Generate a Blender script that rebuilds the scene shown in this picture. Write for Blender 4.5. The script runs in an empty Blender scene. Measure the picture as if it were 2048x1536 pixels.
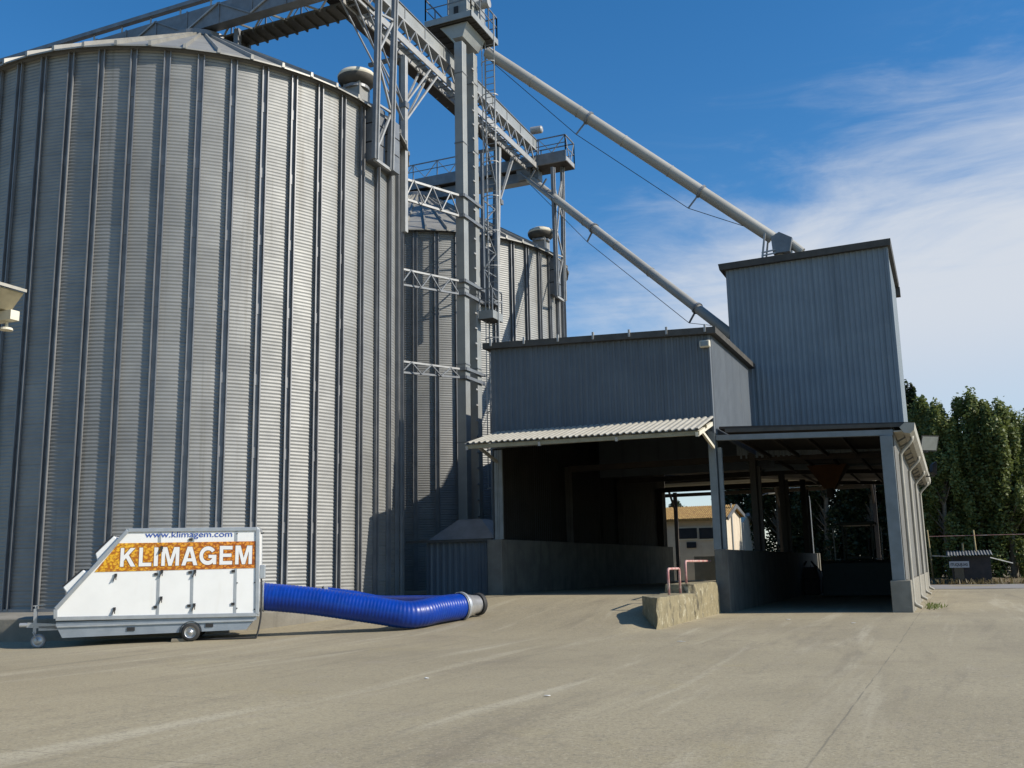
import bpy, math, random
from mathutils import Vector, Matrix
R = math.radians
rnd = random.Random(7)
sc = bpy.context.scene
col = sc.collection

# ------------------------------------------------------------------ camera
YAW, PIT, ROL, F, H = R(23.5), R(10.55), R(-1.15), 1980.0, 1.5
fw = Vector((-math.sin(YAW)*math.cos(PIT), math.cos(YAW)*math.cos(PIT), math.sin(PIT)))
r0 = Vector((math.cos(YAW), math.sin(YAW), 0)); u0 = r0.cross(fw)
rt = r0*math.cos(ROL) + u0*math.sin(ROL); up = -r0*math.sin(ROL) + u0*math.cos(ROL)
CAM = Vector((0, 0, H))
def ray(x, y): return rt*((x-1024)/F) - up*((y-768)/F) + fw
def at_z(x, y, z=0.0): d = ray(x, y); return CAM + d*((z-H)/d.z)
def at_y(x, y, Y): d = ray(x, y); return CAM + d*(Y/d.y)
def at_x(x, y, X): d = ray(x, y); return CAM + d*(X/d.x)
def at_cyl(x, y, cx, cy, rr):
    d = ray(x, y); a = d.x*d.x+d.y*d.y; b = -2*(d.x*cx+d.y*cy); c = cx*cx+cy*cy-rr*rr
    q = b*b-4*a*c
    t = (-b-math.sqrt(max(q, 0)))/(2*a); return CAM + d*t

cam = bpy.data.cameras.new('camera'); co = bpy.data.objects.new('camera', cam); col.objects.link(co)
M = Matrix((rt, up, -fw)).transposed().to_4x4(); M.translation = CAM
co.matrix_world = M
cam.sensor_fit = 'HORIZONTAL'; cam.sensor_width = 36; cam.lens = F*36/2048
cam.clip_end = 3000; cam.clip_start = 0.1
sc.camera = co

# ------------------------------------------------------------------ sun, sky
SAZ, SEL = R(6), R(34)          # angle from +X towards +Y, elevation
sdir = Vector((math.cos(SEL)*math.cos(SAZ), math.cos(SEL)*math.sin(SAZ), math.sin(SEL)))
sun = bpy.data.lights.new('sun', 'SUN'); so = bpy.data.objects.new('sun', sun); col.objects.link(so)
sun.energy = 5.0; sun.angle = R(0.5); sun.color = (1, .93, .82)
so.rotation_euler = sdir.to_track_quat('Z', 'Y').to_euler(); so.location = (30, 0, 40)
sc.view_settings.view_transform = 'Standard'; sc.view_settings.look = 'None'
sc.view_settings.exposure = 0.15; sc.view_settings.gamma = 1
sc.cycles.max_bounces = 6; sc.cycles.use_denoising = True
sc.cycles.caustics_reflective = False; sc.cycles.caustics_refractive = False

class NT:
    def __init__(s, nt): s.nt = nt; s.n = nt.nodes; s.l = nt.links
    def new(s, t, **k):
        n = s.n.new(t)
        for a, b in k.items():
            if hasattr(n, a): setattr(n, a, b)
        return n
    def set(s, n, i, v):
        if hasattr(v, 'is_output'): s.l.new(v, n.inputs[i])
        else: n.inputs[i].default_value = v
    def math(s, op, a, b=None, clamp=False, c=None):
        n = s.n.new('ShaderNodeMath'); n.operation = op; n.use_clamp = clamp
        s.set(n, 0, a)
        if b is not None: s.set(n, 1, b)
        if c is not None: s.set(n, 2, c)
        return n.outputs[0]
    def mix(s, f, a, b, blend='MIX'):
        n = s.n.new('ShaderNodeMix'); n.data_type = 'RGBA'; n.blend_type = blend
        s.set(n, 0, f)
        for i, v in ((6, a), (7, b)):
            if hasattr(v, 'is_output'): s.l.new(v, n.inputs[i])
            else: n.inputs[i].default_value = tuple(v)+((1,) if len(v) == 3 else ())
        return n.outputs[2]
    def map(s, v, scale=(1, 1, 1), loc=(0, 0, 0), rot=(0, 0, 0)):
        n = s.n.new('ShaderNodeMapping'); s.l.new(v, n.inputs[0])
        n.inputs['Location'].default_value = loc; n.inputs['Rotation'].default_value = rot; n.inputs['Scale'].default_value = scale
        return n.outputs[0]
    def noise(s, v, scale, detail=4, rough=.55, dist=0):
        n = s.n.new('ShaderNodeTexNoise'); s.l.new(v, n.inputs['Vector'])
        n.inputs['Scale'].default_value = scale; n.inputs['Detail'].default_value = detail
        n.inputs['Roughness'].default_value = rough; n.inputs['Distortion'].default_value = dist
        return n.outputs[0]
    def ramp(s, f, lo, hi):
        n = s.n.new('ShaderNodeMapRange'); n.interpolation_type = 'SMOOTHSTEP'
        s.l.new(f, n.inputs[0]); n.inputs[1].default_value = lo; n.inputs[2].default_value = hi
        return n.outputs[0]

w = bpy.data.worlds.new('World'); sc.world = w; w.use_nodes = True
t = NT(w.node_tree); bg = t.n['Background']
sky = t.new('ShaderNodeTexSky'); sky.sky_type = 'NISHITA'; sky.sun_disc = False
sky.sun_elevation = SEL; sky.sun_rotation = R(90)-SAZ; sky.air_density = 1.0; sky.dust_density = .3; sky.ozone_density = 3.0
hs = t.new('ShaderNodeHueSaturation'); t.l.new(sky.outputs[0], hs.inputs['Color'])
hs.inputs['Saturation'].default_value = 1.32; hs.inputs['Value'].default_value = 1.36
tc = t.new('ShaderNodeTexCoord'); gen = tc.outputs['Generated']
def dotmask(px, py, c0, c1):
    d = ray(px, py).normalized()
    n = t.new('ShaderNodeVectorMath'); n.operation = 'DOT_PRODUCT'; t.l.new(gen, n.inputs[0]); n.inputs[1].default_value = d
    return t.ramp(n.outputs['Value'], math.cos(R(c0)), math.cos(R(c1)))
warp = t.noise(t.map(gen, (3, 3, 9)), 1.5, 7, .6, 0.6)
wisp = t.noise(t.map(gen, (2.2, 2.2, 11), rot=(0, R(24), R(10))), 2.4, 8, .64, 0.9)
pn = ray(1120, 640).cross(ray(2048, 250)).normalized()
if pn.z > 0: pn = -pn
vd = t.new('ShaderNodeVectorMath', operation='DOT_PRODUCT'); t.l.new(gen, vd.inputs[0]); vd.inputs[1].default_value = pn
nz = t.math('ADD', t.math('MULTIPLY', t.math('SUBTRACT', warp, .5), .26), t.math('MULTIPLY', t.math('SUBTRACT', wisp, .5), .15))
cl = t.ramp(t.math('ADD', vd.outputs['Value'], nz), -.10, .12)
veil = t.math('MULTIPLY', t.ramp(wisp, .5, .78), t.math('MULTIPLY', t.ramp(vd.outputs['Value'], -.16, .0), .30))
cl = t.math('MAXIMUM', cl, veil)
side = t.new('ShaderNodeVectorMath', operation='DOT_PRODUCT'); t.l.new(gen, side.inputs[0]); side.inputs[1].default_value = ray(1750, 640).normalized()
cl = t.math('MULTIPLY', cl, t.ramp(side.outputs['Value'], math.cos(R(26)), math.cos(R(14))))
sz = t.new('ShaderNodeSeparateXYZ'); t.l.new(gen, sz.inputs[0])
cl = t.math('MULTIPLY', cl, t.math('ADD', t.math('MULTIPLY', t.ramp(sz.outputs[2], .07, .24), .5), .5))
skc = t.mix(t.math('MULTIPLY', cl, .95), hs.outputs[0], (6.1, 6.5, 7.1))
t.l.new(skc, bg.inputs[0]); bg.inputs[1].default_value = .10

# ------------------------------------------------------------------ materials
def mat(name, c1, c2=None, scale=2.0, rough=.7, metal=0.0, bump=0.0, bscale=30, stain=None, streak=None, spec=None, detail=5, rough2=None, em=None):
    m = bpy.data.materials.new(name); m.use_nodes = True; t = NT(m.node_tree); b = t.n['Principled BSDF']
    v = t.new('ShaderNodeTexCoord').outputs['Object']
    c = None
    if c2 is None: c2 = tuple(x*.86 for x in c1)
    f = t.ramp(t.noise(v, scale, detail, .6), .3, .7)
    c = t.mix(f, c1, c2)
    if streak:      # (colour, horizontal scale, vertical scale, lo, hi)
        cc, hx, vz, lo, hi = streak
        f = t.ramp(t.noise(t.map(v, (hx, hx, vz)), 1.0, 5, .6), lo, hi)
        c = t.mix(f, c, cc)
    if stain:       # (colour, scale, lo, hi)
        cc, s_, lo, hi = stain
        f = t.ramp(t.noise(v, s_, 6, .65, .4), lo, hi)
        c = t.mix(f, c, cc)
    t.l.new(c, b.inputs['Base Color'])
    b.inputs['Roughness'].default_value = rough; b.inputs['Metallic'].default_value = metal
    if rough2 is not None:
        mr = t.new('ShaderNodeMapRange'); t.l.new(t.noise(v, scale*2.3, 4), mr.inputs[0]); mr.inputs[1].default_value = .3; mr.inputs[2].default_value = .7
        mr.inputs[3].default_value = rough; mr.inputs[4].default_value = rough2; t.l.new(mr.outputs[0], b.inputs['Roughness'])
    if spec is not None: b.inputs['Specular IOR Level'].default_value = spec
    if bump:
        bn = t.new('ShaderNodeBump'); bn.inputs['Strength'].default_value = bump; bn.inputs['Distance'].default_value = .02
        t.l.new(t.noise(v, bscale, 5, .6), bn.inputs['Height']); t.l.new(bn.outputs[0], b.inputs['Normal'])
    if em:
        b.inputs['Emission Color'].default_value = em[0]+(1,); b.inputs['Emission Strength'].default_value = em[1]
    return m

silo_m = mat('galvanised corrugated sheet', (.300, .301, .287), (.250, .252, .243), 1.1, .58, .45, streak=((.19, .182, .16), 2.6, .10, .58, .8), stain=((.20, .196, .18), 5, .64, .82), rough2=.64)
def sheet_tones(m):
    # every sheet of the wall its own slight tone, with a darker line where sheets lap
    t = NT(m.node_tree); b = t.n['Principled BSDF']; src = b.inputs['Base Color'].links[0].from_socket
    v = t.new('ShaderNodeTexCoord').outputs['Object']; sp = t.new('ShaderNodeSeparateXYZ'); t.l.new(v, sp.inputs[0])
    an = t.math('ARCTAN2', sp.outputs[0], sp.outputs[1])
    k = t.math('MULTIPLY', t.math('SUBTRACT', an, R(123.8)), 50/(2*math.pi)); ka = t.math('FLOOR', k)
    zz = t.math('ADD', t.math('DIVIDE', sp.outputs[2], 1.144), t.math('MULTIPLY', t.math('MODULO', ka, 2.0), .5)); kz = t.math('FLOOR', zz)
    cx = t.new('ShaderNodeCombineXYZ'); t.l.new(ka, cx.inputs[0]); t.l.new(kz, cx.inputs[1])
    wn = t.new('ShaderNodeTexWhiteNoise'); wn.noise_dimensions = '2D'; t.l.new(cx.outputs[0], wn.inputs['Vector'])
    f = t.math('ADD', t.math('MULTIPLY', wn.outputs['Value'], .13), .92)
    fr = t.math('FRACT', zz); lap = t.ramp(fr, .035, .0)
    f = t.math('MULTIPLY', f, t.math('SUBTRACT', 1.0, t.math('MULTIPLY', lap, .22)))
    vm = t.new('ShaderNodeVectorMath', operation='SCALE'); t.l.new(src, vm.inputs[0]); t.l.new(f, vm.inputs['Scale'])
    t.l.new(vm.outputs[0], b.inputs['Base Color'])
sheet_tones(silo_m)
rib_m = mat('galvanised stiffener', (.25, .253, .255), (.19, .193, .198), 1.6, .5, .3, streak=((.2, .2, .2), 8, .3, .55, .8))
roof_m = mat('galvanised roof sheet', (.34, .33, .295), (.26, .252, .225), 1.3, .5, .25, stain=((.21, .19, .15), 2, .58, .8))
steel = mat('grey structural steel', (.22, .232, .242), (.16, .168, .176), 2.2, .5, .35, stain=((.20, .18, .155), 7, .62, .78))
steel_l = mat('light galvanised steel', (.40, .40, .385), (.31, .31, .30), 2.2, .5, .2, stain=((.3, .28, .25), 6, .62, .8))
trunk_m = mat('elevator leg sheet', (.34, .348, .33), (.275, .284, .272), 1.2, .5, .3, streak=((.30, .29, .26), 6, .25, .58, .8))
pipe_m = mat('weathered spout pipe', (.37, .36, .325), (.31, .30, .27), .5, .55, .1, detail=2)
dark_m = mat('black rubber', (.02, .02, .02), (.03, .03, .03), 5, .7)
clad_m = mat('blue grey cladding', (.118, .138, .158), (.095, .113, .132), .7, .6, .1, streak=((.078, .092, .108), 3, .14, .5, .78), stain=((.14, .148, .148), 1.2, .62, .85))
cladt_m = mat('newer grey cladding', (.215, .255, .285), (.18, .215, .245), .7, .6, .1, streak=((.145, .175, .20), 3, .14, .5, .78), stain=((.24, .262, .27), 1.2, .6, .85))
trim_m = mat('dark roof flashing', (.075, .07, .062), (.05, .047, .04), 3, .7)
canopy_m = mat('pale fibre roof sheet', (.38, .362, .312), (.32, .302, .25), 2.2, .75, stain=((.27, .235, .17), 3, .56, .78))
side_m = mat('warm grey side sheet', (.20, .195, .18), (.16, .157, .145), 1.0, .6, .1, streak=((.13, .125, .11), 4, .15, .5, .75))
post_m = mat('grey painted column', (.20, .225, .235), (.16, .18, .185), 2.5, .6, .1, stain=((.2, .18, .15), 6, .64, .8))
conc_m = mat('cast concrete', (.27, .25, .205), (.20, .185, .15), 1.4, .9, bump=.35, bscale=14, streak=((.13, .12, .095), 3.5, .35, .55, .8), stain=((.32, .30, .25), 2.4, .6, .78))
block_m = mat('mossy weathered concrete', (.27, .228, .135), (.19, .162, .095), 3, .95, bump=.8, bscale=13, detail=8, streak=((.075, .066, .045), 3.2, 1.7, .52, .68), stain=((.40, .365, .26), 4.5, .54, .70))
bayc_m = mat('shade-darkened concrete', (.17, .16, .135), (.12, .112, .095), 1.6, .9, bump=.35, bscale=14, streak=((.08, .075, .062), 3.5, .35, .5, .8))  # concrete of the bay walls, the bay's shade put into its colour
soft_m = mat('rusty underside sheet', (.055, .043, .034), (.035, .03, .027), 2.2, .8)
white_m = mat('white sandwich panel', (.88, .88, .85), (.83, .83, .80), 1.2, .35, streak=((.80, .79, .74), 3, .5, .6, .8))
alu_m = mat('aluminium frame', (.50, .52, .53), (.42, .44, .46), 4, .38, .5)
zinc_m = mat('zinc skirt', (.34, .38, .42), (.28, .32, .36), 3, .45, .4)
rim_m = mat('silver wheel rim', (.62, .62, .62), (.5, .5, .5), 8, .3, .7)
tyre_m = mat('tyre rubber', (.022, .022, .022), (.035, .034, .032), 9, .8)
blue_m = mat('blue duct hose', (.001, .038, .30), (.001, .030, .23), 2.2, .3, spec=.4, stain=((.008, .06, .31), 4, .55, .8), rough2=.42)
red_m = mat('faded red paint', (.42, .17, .16), (.52, .33, .29), 5, .6, stain=((.60, .52, .46), 5, .52, .66))
url_m = mat('blue lettering', (.04, .09, .36), (.05, .11, .4), 5, .4)
ltr_m = mat('white lettering', (.85, .85, .83), (.82, .82, .8), 5, .4)
edge_m = mat('dark lettering outline', (.16, .06, .02), (.22, .10, .03), 5, .5)
house_m = mat('pale plaster', (.62, .54, .42), (.54, .46, .35), 1.6, .9, stain=((.40, .30, .2), 1.5, .6, .8))
tile_m = mat('lichen roof tile', (.36, .215, .065), (.20, .11, .04), 5, .9, stain=((.46, .33, .11), 9, .48, .66), bump=.8, bscale=12)
glass_m = mat('dark window glass', (.03, .035, .04), (.04, .045, .05), 2, .12)
hut_m = mat('tarred board', (.035, .032, .032), (.055, .045, .042), 4, .85)
sign_m = mat('sign board', (.44, .44, .44), (.40, .40, .41), 6, .6)
black_m = mat('black lettering', (.025, .025, .03), (.03, .03, .03), 5, .5)
cream_m = mat('cream painted wood', (.66, .62, .50), (.58, .54, .43), 3, .7)
bayshade_m = mat('shade-painted bay lining', (.06, .056, .05), (.04, .037, .033), 1.5, .8)  # shade of the bays put into the colour; inner columns use it too
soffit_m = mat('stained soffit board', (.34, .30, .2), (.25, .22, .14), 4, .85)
bark_m = mat('poplar bark', (.20, .175, .13), (.12, .105, .08), 6, .9, bump=.5, bscale=12)
trac_m = mat('dark green machine paint', (.03, .045, .04), (.025, .035, .03), 5, .6)
lampg_m = mat('lamp glass', (.24, .255, .24), (.2, .215, .2), 4, .2)

def leaf_mat(name, a, b, c):
    m = bpy.data.materials.new(name); m.use_nodes = True; t = NT(m.node_tree); p = t.n['Principled BSDF']
    v = t.new('ShaderNodeTexCoord').outputs['Object']
    f = t.ramp(t.noise(v, .9, 4, .6), .32, .68); f2 = t.ramp(t.noise(v, 7, 2), .35, .7)
    cc = t.mix(f2, t.mix(f, a, b), c)
    t.l.new(cc, p.inputs['Base Color']); p.inputs['Roughness'].default_value = .55
    tr = t.new('ShaderNodeBsdfTranslucent'); t.l.new(cc, tr.inputs['Color'])
    mx = t.new('ShaderNodeMixShader'); mx.inputs[0].default_value = .38
    t.l.new(p.outputs[0], mx.inputs[1]); t.l.new(tr.outputs[0], mx.inputs[2]); t.l.new(mx.outputs[0], t.n['Material Output'].inputs[0])
    return m
leafd_m = leaf_mat('shade-darkened leaves', (.030, .048, .016), (.020, .034, .012), (.048, .066, .022))  # leaf copy with shade painted in, for trees seen through the bays
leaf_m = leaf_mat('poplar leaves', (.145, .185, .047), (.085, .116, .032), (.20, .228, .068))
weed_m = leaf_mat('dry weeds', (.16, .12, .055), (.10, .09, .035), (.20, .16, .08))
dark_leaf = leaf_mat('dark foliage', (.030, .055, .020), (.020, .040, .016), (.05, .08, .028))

# grain print band
def band_mat():
    m = bpy.data.materials.new('grain print'); m.use_nodes = True; t = NT(m.node_tree); b = t.n['Principled BSDF']
    v = t.new('ShaderNodeTexCoord').outputs['Object']
    vo = t.new('ShaderNodeTexVoronoi'); vo.feature = 'F1'; vo.inputs['Scale'].default_value = 12; vo.inputs['Randomness'].default_value = 1
    wv = t.noise(v, 9, 4, .6)
    vm = t.new('ShaderNodeVectorMath'); vm.operation = 'ADD'; t.l.new(t.map(v, (1, 1, 1.7), rot=(0, .5, 0)), vm.inputs[0])
    cx = t.new('ShaderNodeCombineXYZ'); k = t.math('MULTIPLY', wv, .25)
    for i in range(3): t.l.new(k, cx.inputs[i])
    t.l.new(cx.outputs[0], vm.inputs[1]); t.l.new(vm.outputs[0], vo.inputs['Vector'])
    f = t.ramp(vo.outputs['Distance'], .25, .70)
    sx = t.new('ShaderNodeSeparateXYZ'); t.l.new(v, sx.inputs[0])
    g = t.ramp(sx.outputs[0], -2.4, 1.4)
    light = t.mix(g, (.86, .50, .025), (.80, .30, .03)); deep = t.mix(g, (.45, .15, .008), (.34, .08, .008))
    c = t.mix(f, light, deep)
    gz_ = t.ramp(sx.outputs[2], 2.15, 1.55)
    c = t.mix(t.math('MULTIPLY', gz_, t.ramp(t.noise(v, 4, 4), .45, .75)), c, (.30, .075, .012))
    c = t.mix(t.ramp(t.noise(v, 26, 3), .62, .8), c, (.9, .66, .25))
    t.l.new(c, b.inputs['Base Color']); b.inputs['Roughness'].default_value = .35
    return m
band_m = band_mat()

def ground_mat():
    m = bpy.data.materials.new('worn concrete yard'); m.use_nodes = True; t = NT(m.node_tree); b = t.n['Principled BSDF']
    v = t.new('ShaderNodeTexCoord').outputs['Object']
    big = t.ramp(t.noise(v, .16, 5, .6), .3, .7)
    c = t.mix(big, (.365, .310, .197), (.285, .240, .152))
    # wheel-polished streaks along the usual driving direction
    s1 = t.ramp(t.noise(t.map(v, (1.25, .085, 1), rot=(0, 0, R(4))), 1.0, 7, .62, .55), .53, .70)
    c = t.mix(t.math('MULTIPLY', s1, .75), c, (.46, .405, .285))
    s2 = t.ramp(t.noise(t.map(v, (.95, .11, 1), loc=(7, 3, 0), rot=(0, 0, R(-9))), 1.0, 7, .66, .6), .50, .74)
    c = t.mix(t.math('MULTIPLY', s2, .7), c, (.19, .158, .105))
    s3 = t.ramp(t.noise(t.map(v, (4.2, .5, 1), loc=(2, 9, 0), rot=(0, 0, R(-4))), 1.0, 5, .7, .3), .54, .76)
    c = t.mix(t.math('MULTIPLY', s3, .5), c, (.20, .175, .125))
    bl = t.ramp(t.noise(v, .42, 7, .72, .6), .52, .74)
    c = t.mix(t.math('MULTIPLY', bl, .55), c, (.185, .150, .10))
    yl = t.ramp(t.noise(t.map(v, (1, 1, 1), loc=(11, 5, 0)), .35, 5, .65), .56, .8)
    c = t.mix(t.math('MULTIPLY', yl, .55), c, (.35, .285, .135))
    pk = t.ramp(t.noise(t.map(v, (1, 1, 1), loc=(3, 15, 0)), 1.4, 5, .65), .56, .8)
    c = t.mix(t.math('MULTIPLY', pk, .4), c, (.36, .30, .245))
    c = t.mix(t.math('MULTIPLY', t.ramp(t.noise(v, 7, 6, .78), .50, .70), .62), c, (.185, .162, .118))
    c = t.mix(t.math('MULTIPLY', t.ramp(t.noise(v, 24, 4, .75), .48, .66), .55), c, (.15, .126, .085))
    c = t.mix(t.math('MULTIPLY', t.ramp(t.noise(t.map(v, (1, 1, 1), loc=(5, 2, 0)), 30, 3, .7), .54, .70), .45), c, (.53, .475, .35))
    # joints
    sep = t.new('ShaderNodeSeparateXYZ'); t.l.new(v, sep.inputs[0])
    wob = t.math('MULTIPLY', t.math('SUBTRACT', t.noise(v, .9, 4), .5), .05)
    for (p, q, x0_, x1_) in (((1640, 1500), (1775, 1320), None, None), ((1520, 1277), (1760, 1281), -7, -1), ((266, 1389), (1008, 1417), -11, -3), ((65, 1502), (468, 1532), -9, -4.5)):
        A, B = at_z(*p), at_z(*q); d = (B-A); nx, ny = -d.y, d.x; L = math.hypot(nx, ny); nx /= L; ny /= L
        k = nx*A.x+ny*A.y
        e = t.math('ADD', t.math('MULTIPLY', sep.outputs[0], nx), t.math('MULTIPLY', sep.outputs[1], ny))
        e = t.math('ABSOLUTE', t.math('ADD', t.math('SUBTRACT', e, k), wob))
        k_ = t.math('MULTIPLY', t.ramp(e, .014, .005), t.math('ADD', t.math('MULTIPLY', t.ramp(t.noise(v, 1.1, 4), .35, .6), .5), .05))
        if x0_ is not None: k_ = t.math('MULTIPLY', k_, t.math('MULTIPLY', t.ramp(sep.outputs[0], x0_, x0_+1), t.ramp(sep.outputs[0], x1_, x1_-1)))
        c = t.mix(k_, c, (.10, .088, .068))
    t.l.new(c, b.inputs['Base Color']); b.inputs['Roughness'].default_value = .88
    bn = t.new('ShaderNodeBump'); bn.inputs['Strength'].default_value = .45; bn.inputs['Distance'].default_value = .012
    t.l.new(t.math('ADD', t.noise(v, 45, 4, .7), t.math('MULTIPLY', t.noise(v, 3, 4), 1.5)), bn.inputs['Height']); t.l.new(bn.outputs[0], b.inputs['Normal'])
    return m
ground_m = ground_mat()
road_m = mat('grey road', (.27, .255, .235), (.23, .215, .195), .6, .9)
verge_m = mat('dry verge soil', (.19, .13, .075), (.11, .09, .045), .8, .95, stain=((.10, .11, .04), 1.6, .5, .7))

# ------------------------------------------------------------------ mesh helpers
WL = {}
class MB:
    def __init__(s): s.v = []; s.f = []
    def quad(s, *p):
        i = len(s.v); s.v += [tuple(q) for q in p]; s.f.append(tuple(range(i, i+len(p)))); return s
    def box(s, x0, x1, y0, y1, z0, z1):
        return s.hexa([(x0, y0, z0), (x1, y0, z0), (x1, y1, z0), (x0, y1, z0)], [(x0, y0, z1), (x1, y0, z1), (x1, y1, z1), (x0, y1, z1)])
    def hexa(s, a, b):
        n = len(a); i = len(s.v); s.v += [tuple(p) for p in a]+[tuple(p) for p in b]
        s.f.append(tuple(i+k for k in reversed(range(n)))); s.f.append(tuple(i+n+k for k in range(n)))
        for k in range(n):
            l = (k+1) % n; s.f.append((i+k, i+l, i+n+l, i+n+k))
        return s
    def bar(s, p, q, w, h=None, upv=(0, 0, 1)):
        p, q = Vector(p), Vector(q); h = h or w; d = (q-p).normalized(); u = Vector(upv)
        if abs(d.dot(u)) > .98: u = Vector((0, 1, 0))
        a = d.cross(u).normalized()*(w/2); b = a.cross(d).normalized()*(h/2)
        return s.hexa([p-a-b, p+a-b, p+a+b, p-a+b], [q-a-b, q+a-b, q+a+b, q-a+b])
    def tube(s, pts, r, n=12, cap=True):
        pts = [Vector(p) for p in pts]; i0 = len(s.v); N = len(pts)
        rr = r if hasattr(r, '__len__') else [r]*N
        prev = None
        for k, p in enumerate(pts):
            d = (pts[min(k+1, N-1)]-pts[max(k-1, 0)]).normalized()
            if prev is None:
                a = d.cross(Vector((0, 0, 1)))
                if a.length < .05: a = d.cross(Vector((0, 1, 0)))
            else: a = prev-d*prev.dot(d)
            a.normalize(); prev = a; b = d.cross(a)
            for j in range(n):
                an = 2*math.pi*j/n; s.v.append(tuple(p+(a*math.cos(an)+b*math.sin(an))*rr[k]))
        for k in range(N-1):
            for j in range(n):
                l = (j+1) % n; A = i0+k*n; s.f.append((A+j, A+l, A+n+l, A+n+j))
        if cap:
            s.f.append(tuple(i0+j for j in reversed(range(n)))); s.f.append(tuple(i0+(N-1)*n+j for j in range(n)))
        return s
    def lathe(s, prof, c=(0, 0, 0), n=24, ax=(0, 0, 1), closed=False):
        ax = Vector(ax).normalized(); a = ax.cross(Vector((0, 0, 1)))
        if a.length < .05: a = Vector((1, 0, 0))
        a.normalize(); b = ax.cross(a); c = Vector(c); i0 = len(s.v)
        for (r_, z) in prof:
            for j in range(n):
                an = 2*math.pi*j/n; s.v.append(tuple(c+ax*z+(a*math.cos(an)+b*math.sin(an))*max(r_, 1e-4)))
        for k in range(len(prof)-1):
            for j in range(n):
                l = (j+1) % n; A = i0+k*n; s.f.append((A+j, A+l, A+n+l, A+n+j))
        return s
    def build(s, name, m, parent=None, local=False, smooth=False):
        me = bpy.data.meshes.new(name); me.from_pydata(s.v, [], s.f); me.materials.append(m); me.validate()
        if smooth:
            me.polygons.foreach_set('use_smooth', [True]*len(me.polygons))
        me.update()
        o = bpy.data.objects.new(name, me); col.objects.link(o)
        if parent is not None:
            o.parent = parent
            if not local and parent.name in WL: o.location = -WL[parent.name]
        return o
def smooth_by_angle(o, ang=40):
    me = o.data
    me.polygons.foreach_set('use_smooth', [True]*len(me.polygons))
    me.set_sharp_from_angle(angle=R(ang))
def bevel(o, w_=.01, seg=2):
    b = o.modifiers.new('bevel', 'BEVEL'); b.width = w_; b.segments = seg; b.limit_method = 'ANGLE'
    return o
def tag(o, label=None, cat=None, group=None, kind=None):
    if label: o['label'] = label
    if cat: o['category'] = cat
    if group: o['group'] = group
    if kind: o['kind'] = kind
    return o
def thing(name, label, cat, loc=(0, 0, 0), rz=0, group=None):
    o = bpy.data.objects.new(name, None); col.objects.link(o); o.location = loc; o.rotation_euler = (0, 0, rz)
    o.empty_display_size = .2
    WL[o.name] = Vector(loc)
    return tag(o, label, cat, group)
def copy_tree(o, parent=None):
    c = o.copy(); col.objects.link(c); c.parent = parent
    for ch in list(o.children): copy_tree(ch, c)
    return c
def ss(a, b, x):
    k = max(0, min(1, (x-a)/(b-a))); return k*k*(3-2*k)

# ------------------------------------------------------------------ ground
def gz(x, y):
    b = .09*ss(16, 30, y)
    ye = y + max(0, (-x-8))*.14
    rz_ = .57*ss(20.5, 28.6, ye)
    k = ss(-6.55, -7.0, x) if x > -7.2 else 1
    k *= 1-ss(54, 58, y)
    return b + rz_*k - .07*math.exp(-((x+19.3)**2+(y-16.4)**2)/3.0) + .012*math.sin(x*.7+1)*math.sin(y*.55)
def axis(lo, hi, st, far):
    a = []; x = lo
    while x < hi+1e-6: a.append(x); x += st
    e = []; d = st
    q = hi
    while q < far: d *= 1.5; q += d; e.append(q)
    l = []; d = st; q = lo
    while q > -far: d *= 1.5; q -= d; l.append(q)
    return list(reversed(l))+a+e
xs = axis(-34, 14, .3, 900); ys = axis(2, 63, .3, 900)
g = MB(); nx = len(xs)
for y in ys:
    for x in xs: g.v.append((x, y, gz(x, y)))
for j in range(len(ys)-1):
    for i in range(nx-1): g.f.append((j*nx+i, j*nx+i+1, (j+1)*nx+i+1, (j+1)*nx+i))
go = g.build('concrete_yard', ground_m, smooth=True); tag(go, kind='structure')
g = MB()
vx = [-300, -60, -8]+[x*1.0 for x in range(-7, 26)]+[60, 300]
n = len(vx)
for k, (yo, z) in enumerate(((0, .095), (1.2, .14), (4, .3), (12, .35), (400, .6))):
    for x in vx: g.v.append((x, 62.6+yo+(.18*math.sin(x*1.3)+.1*math.sin(x*3.1) if k == 0 else 0), z+(0 if k == 0 else rnd.uniform(0, .12))))
for k in range(4):
    for i in range(n-1): g.f.append((k*n+i, k*n+i+1, (k+1)*n+i+1, (k+1)*n+i))
tag(g.build('verge_ground', verge_m, smooth=True), kind='structure')
g = MB()
g.quad((-3, 53.5, .098), (60, 53.5, .098), (60, 62.5, .098), (-3, 62.5, .098))
tag(g.build('road', road_m), kind='structure')

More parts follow.
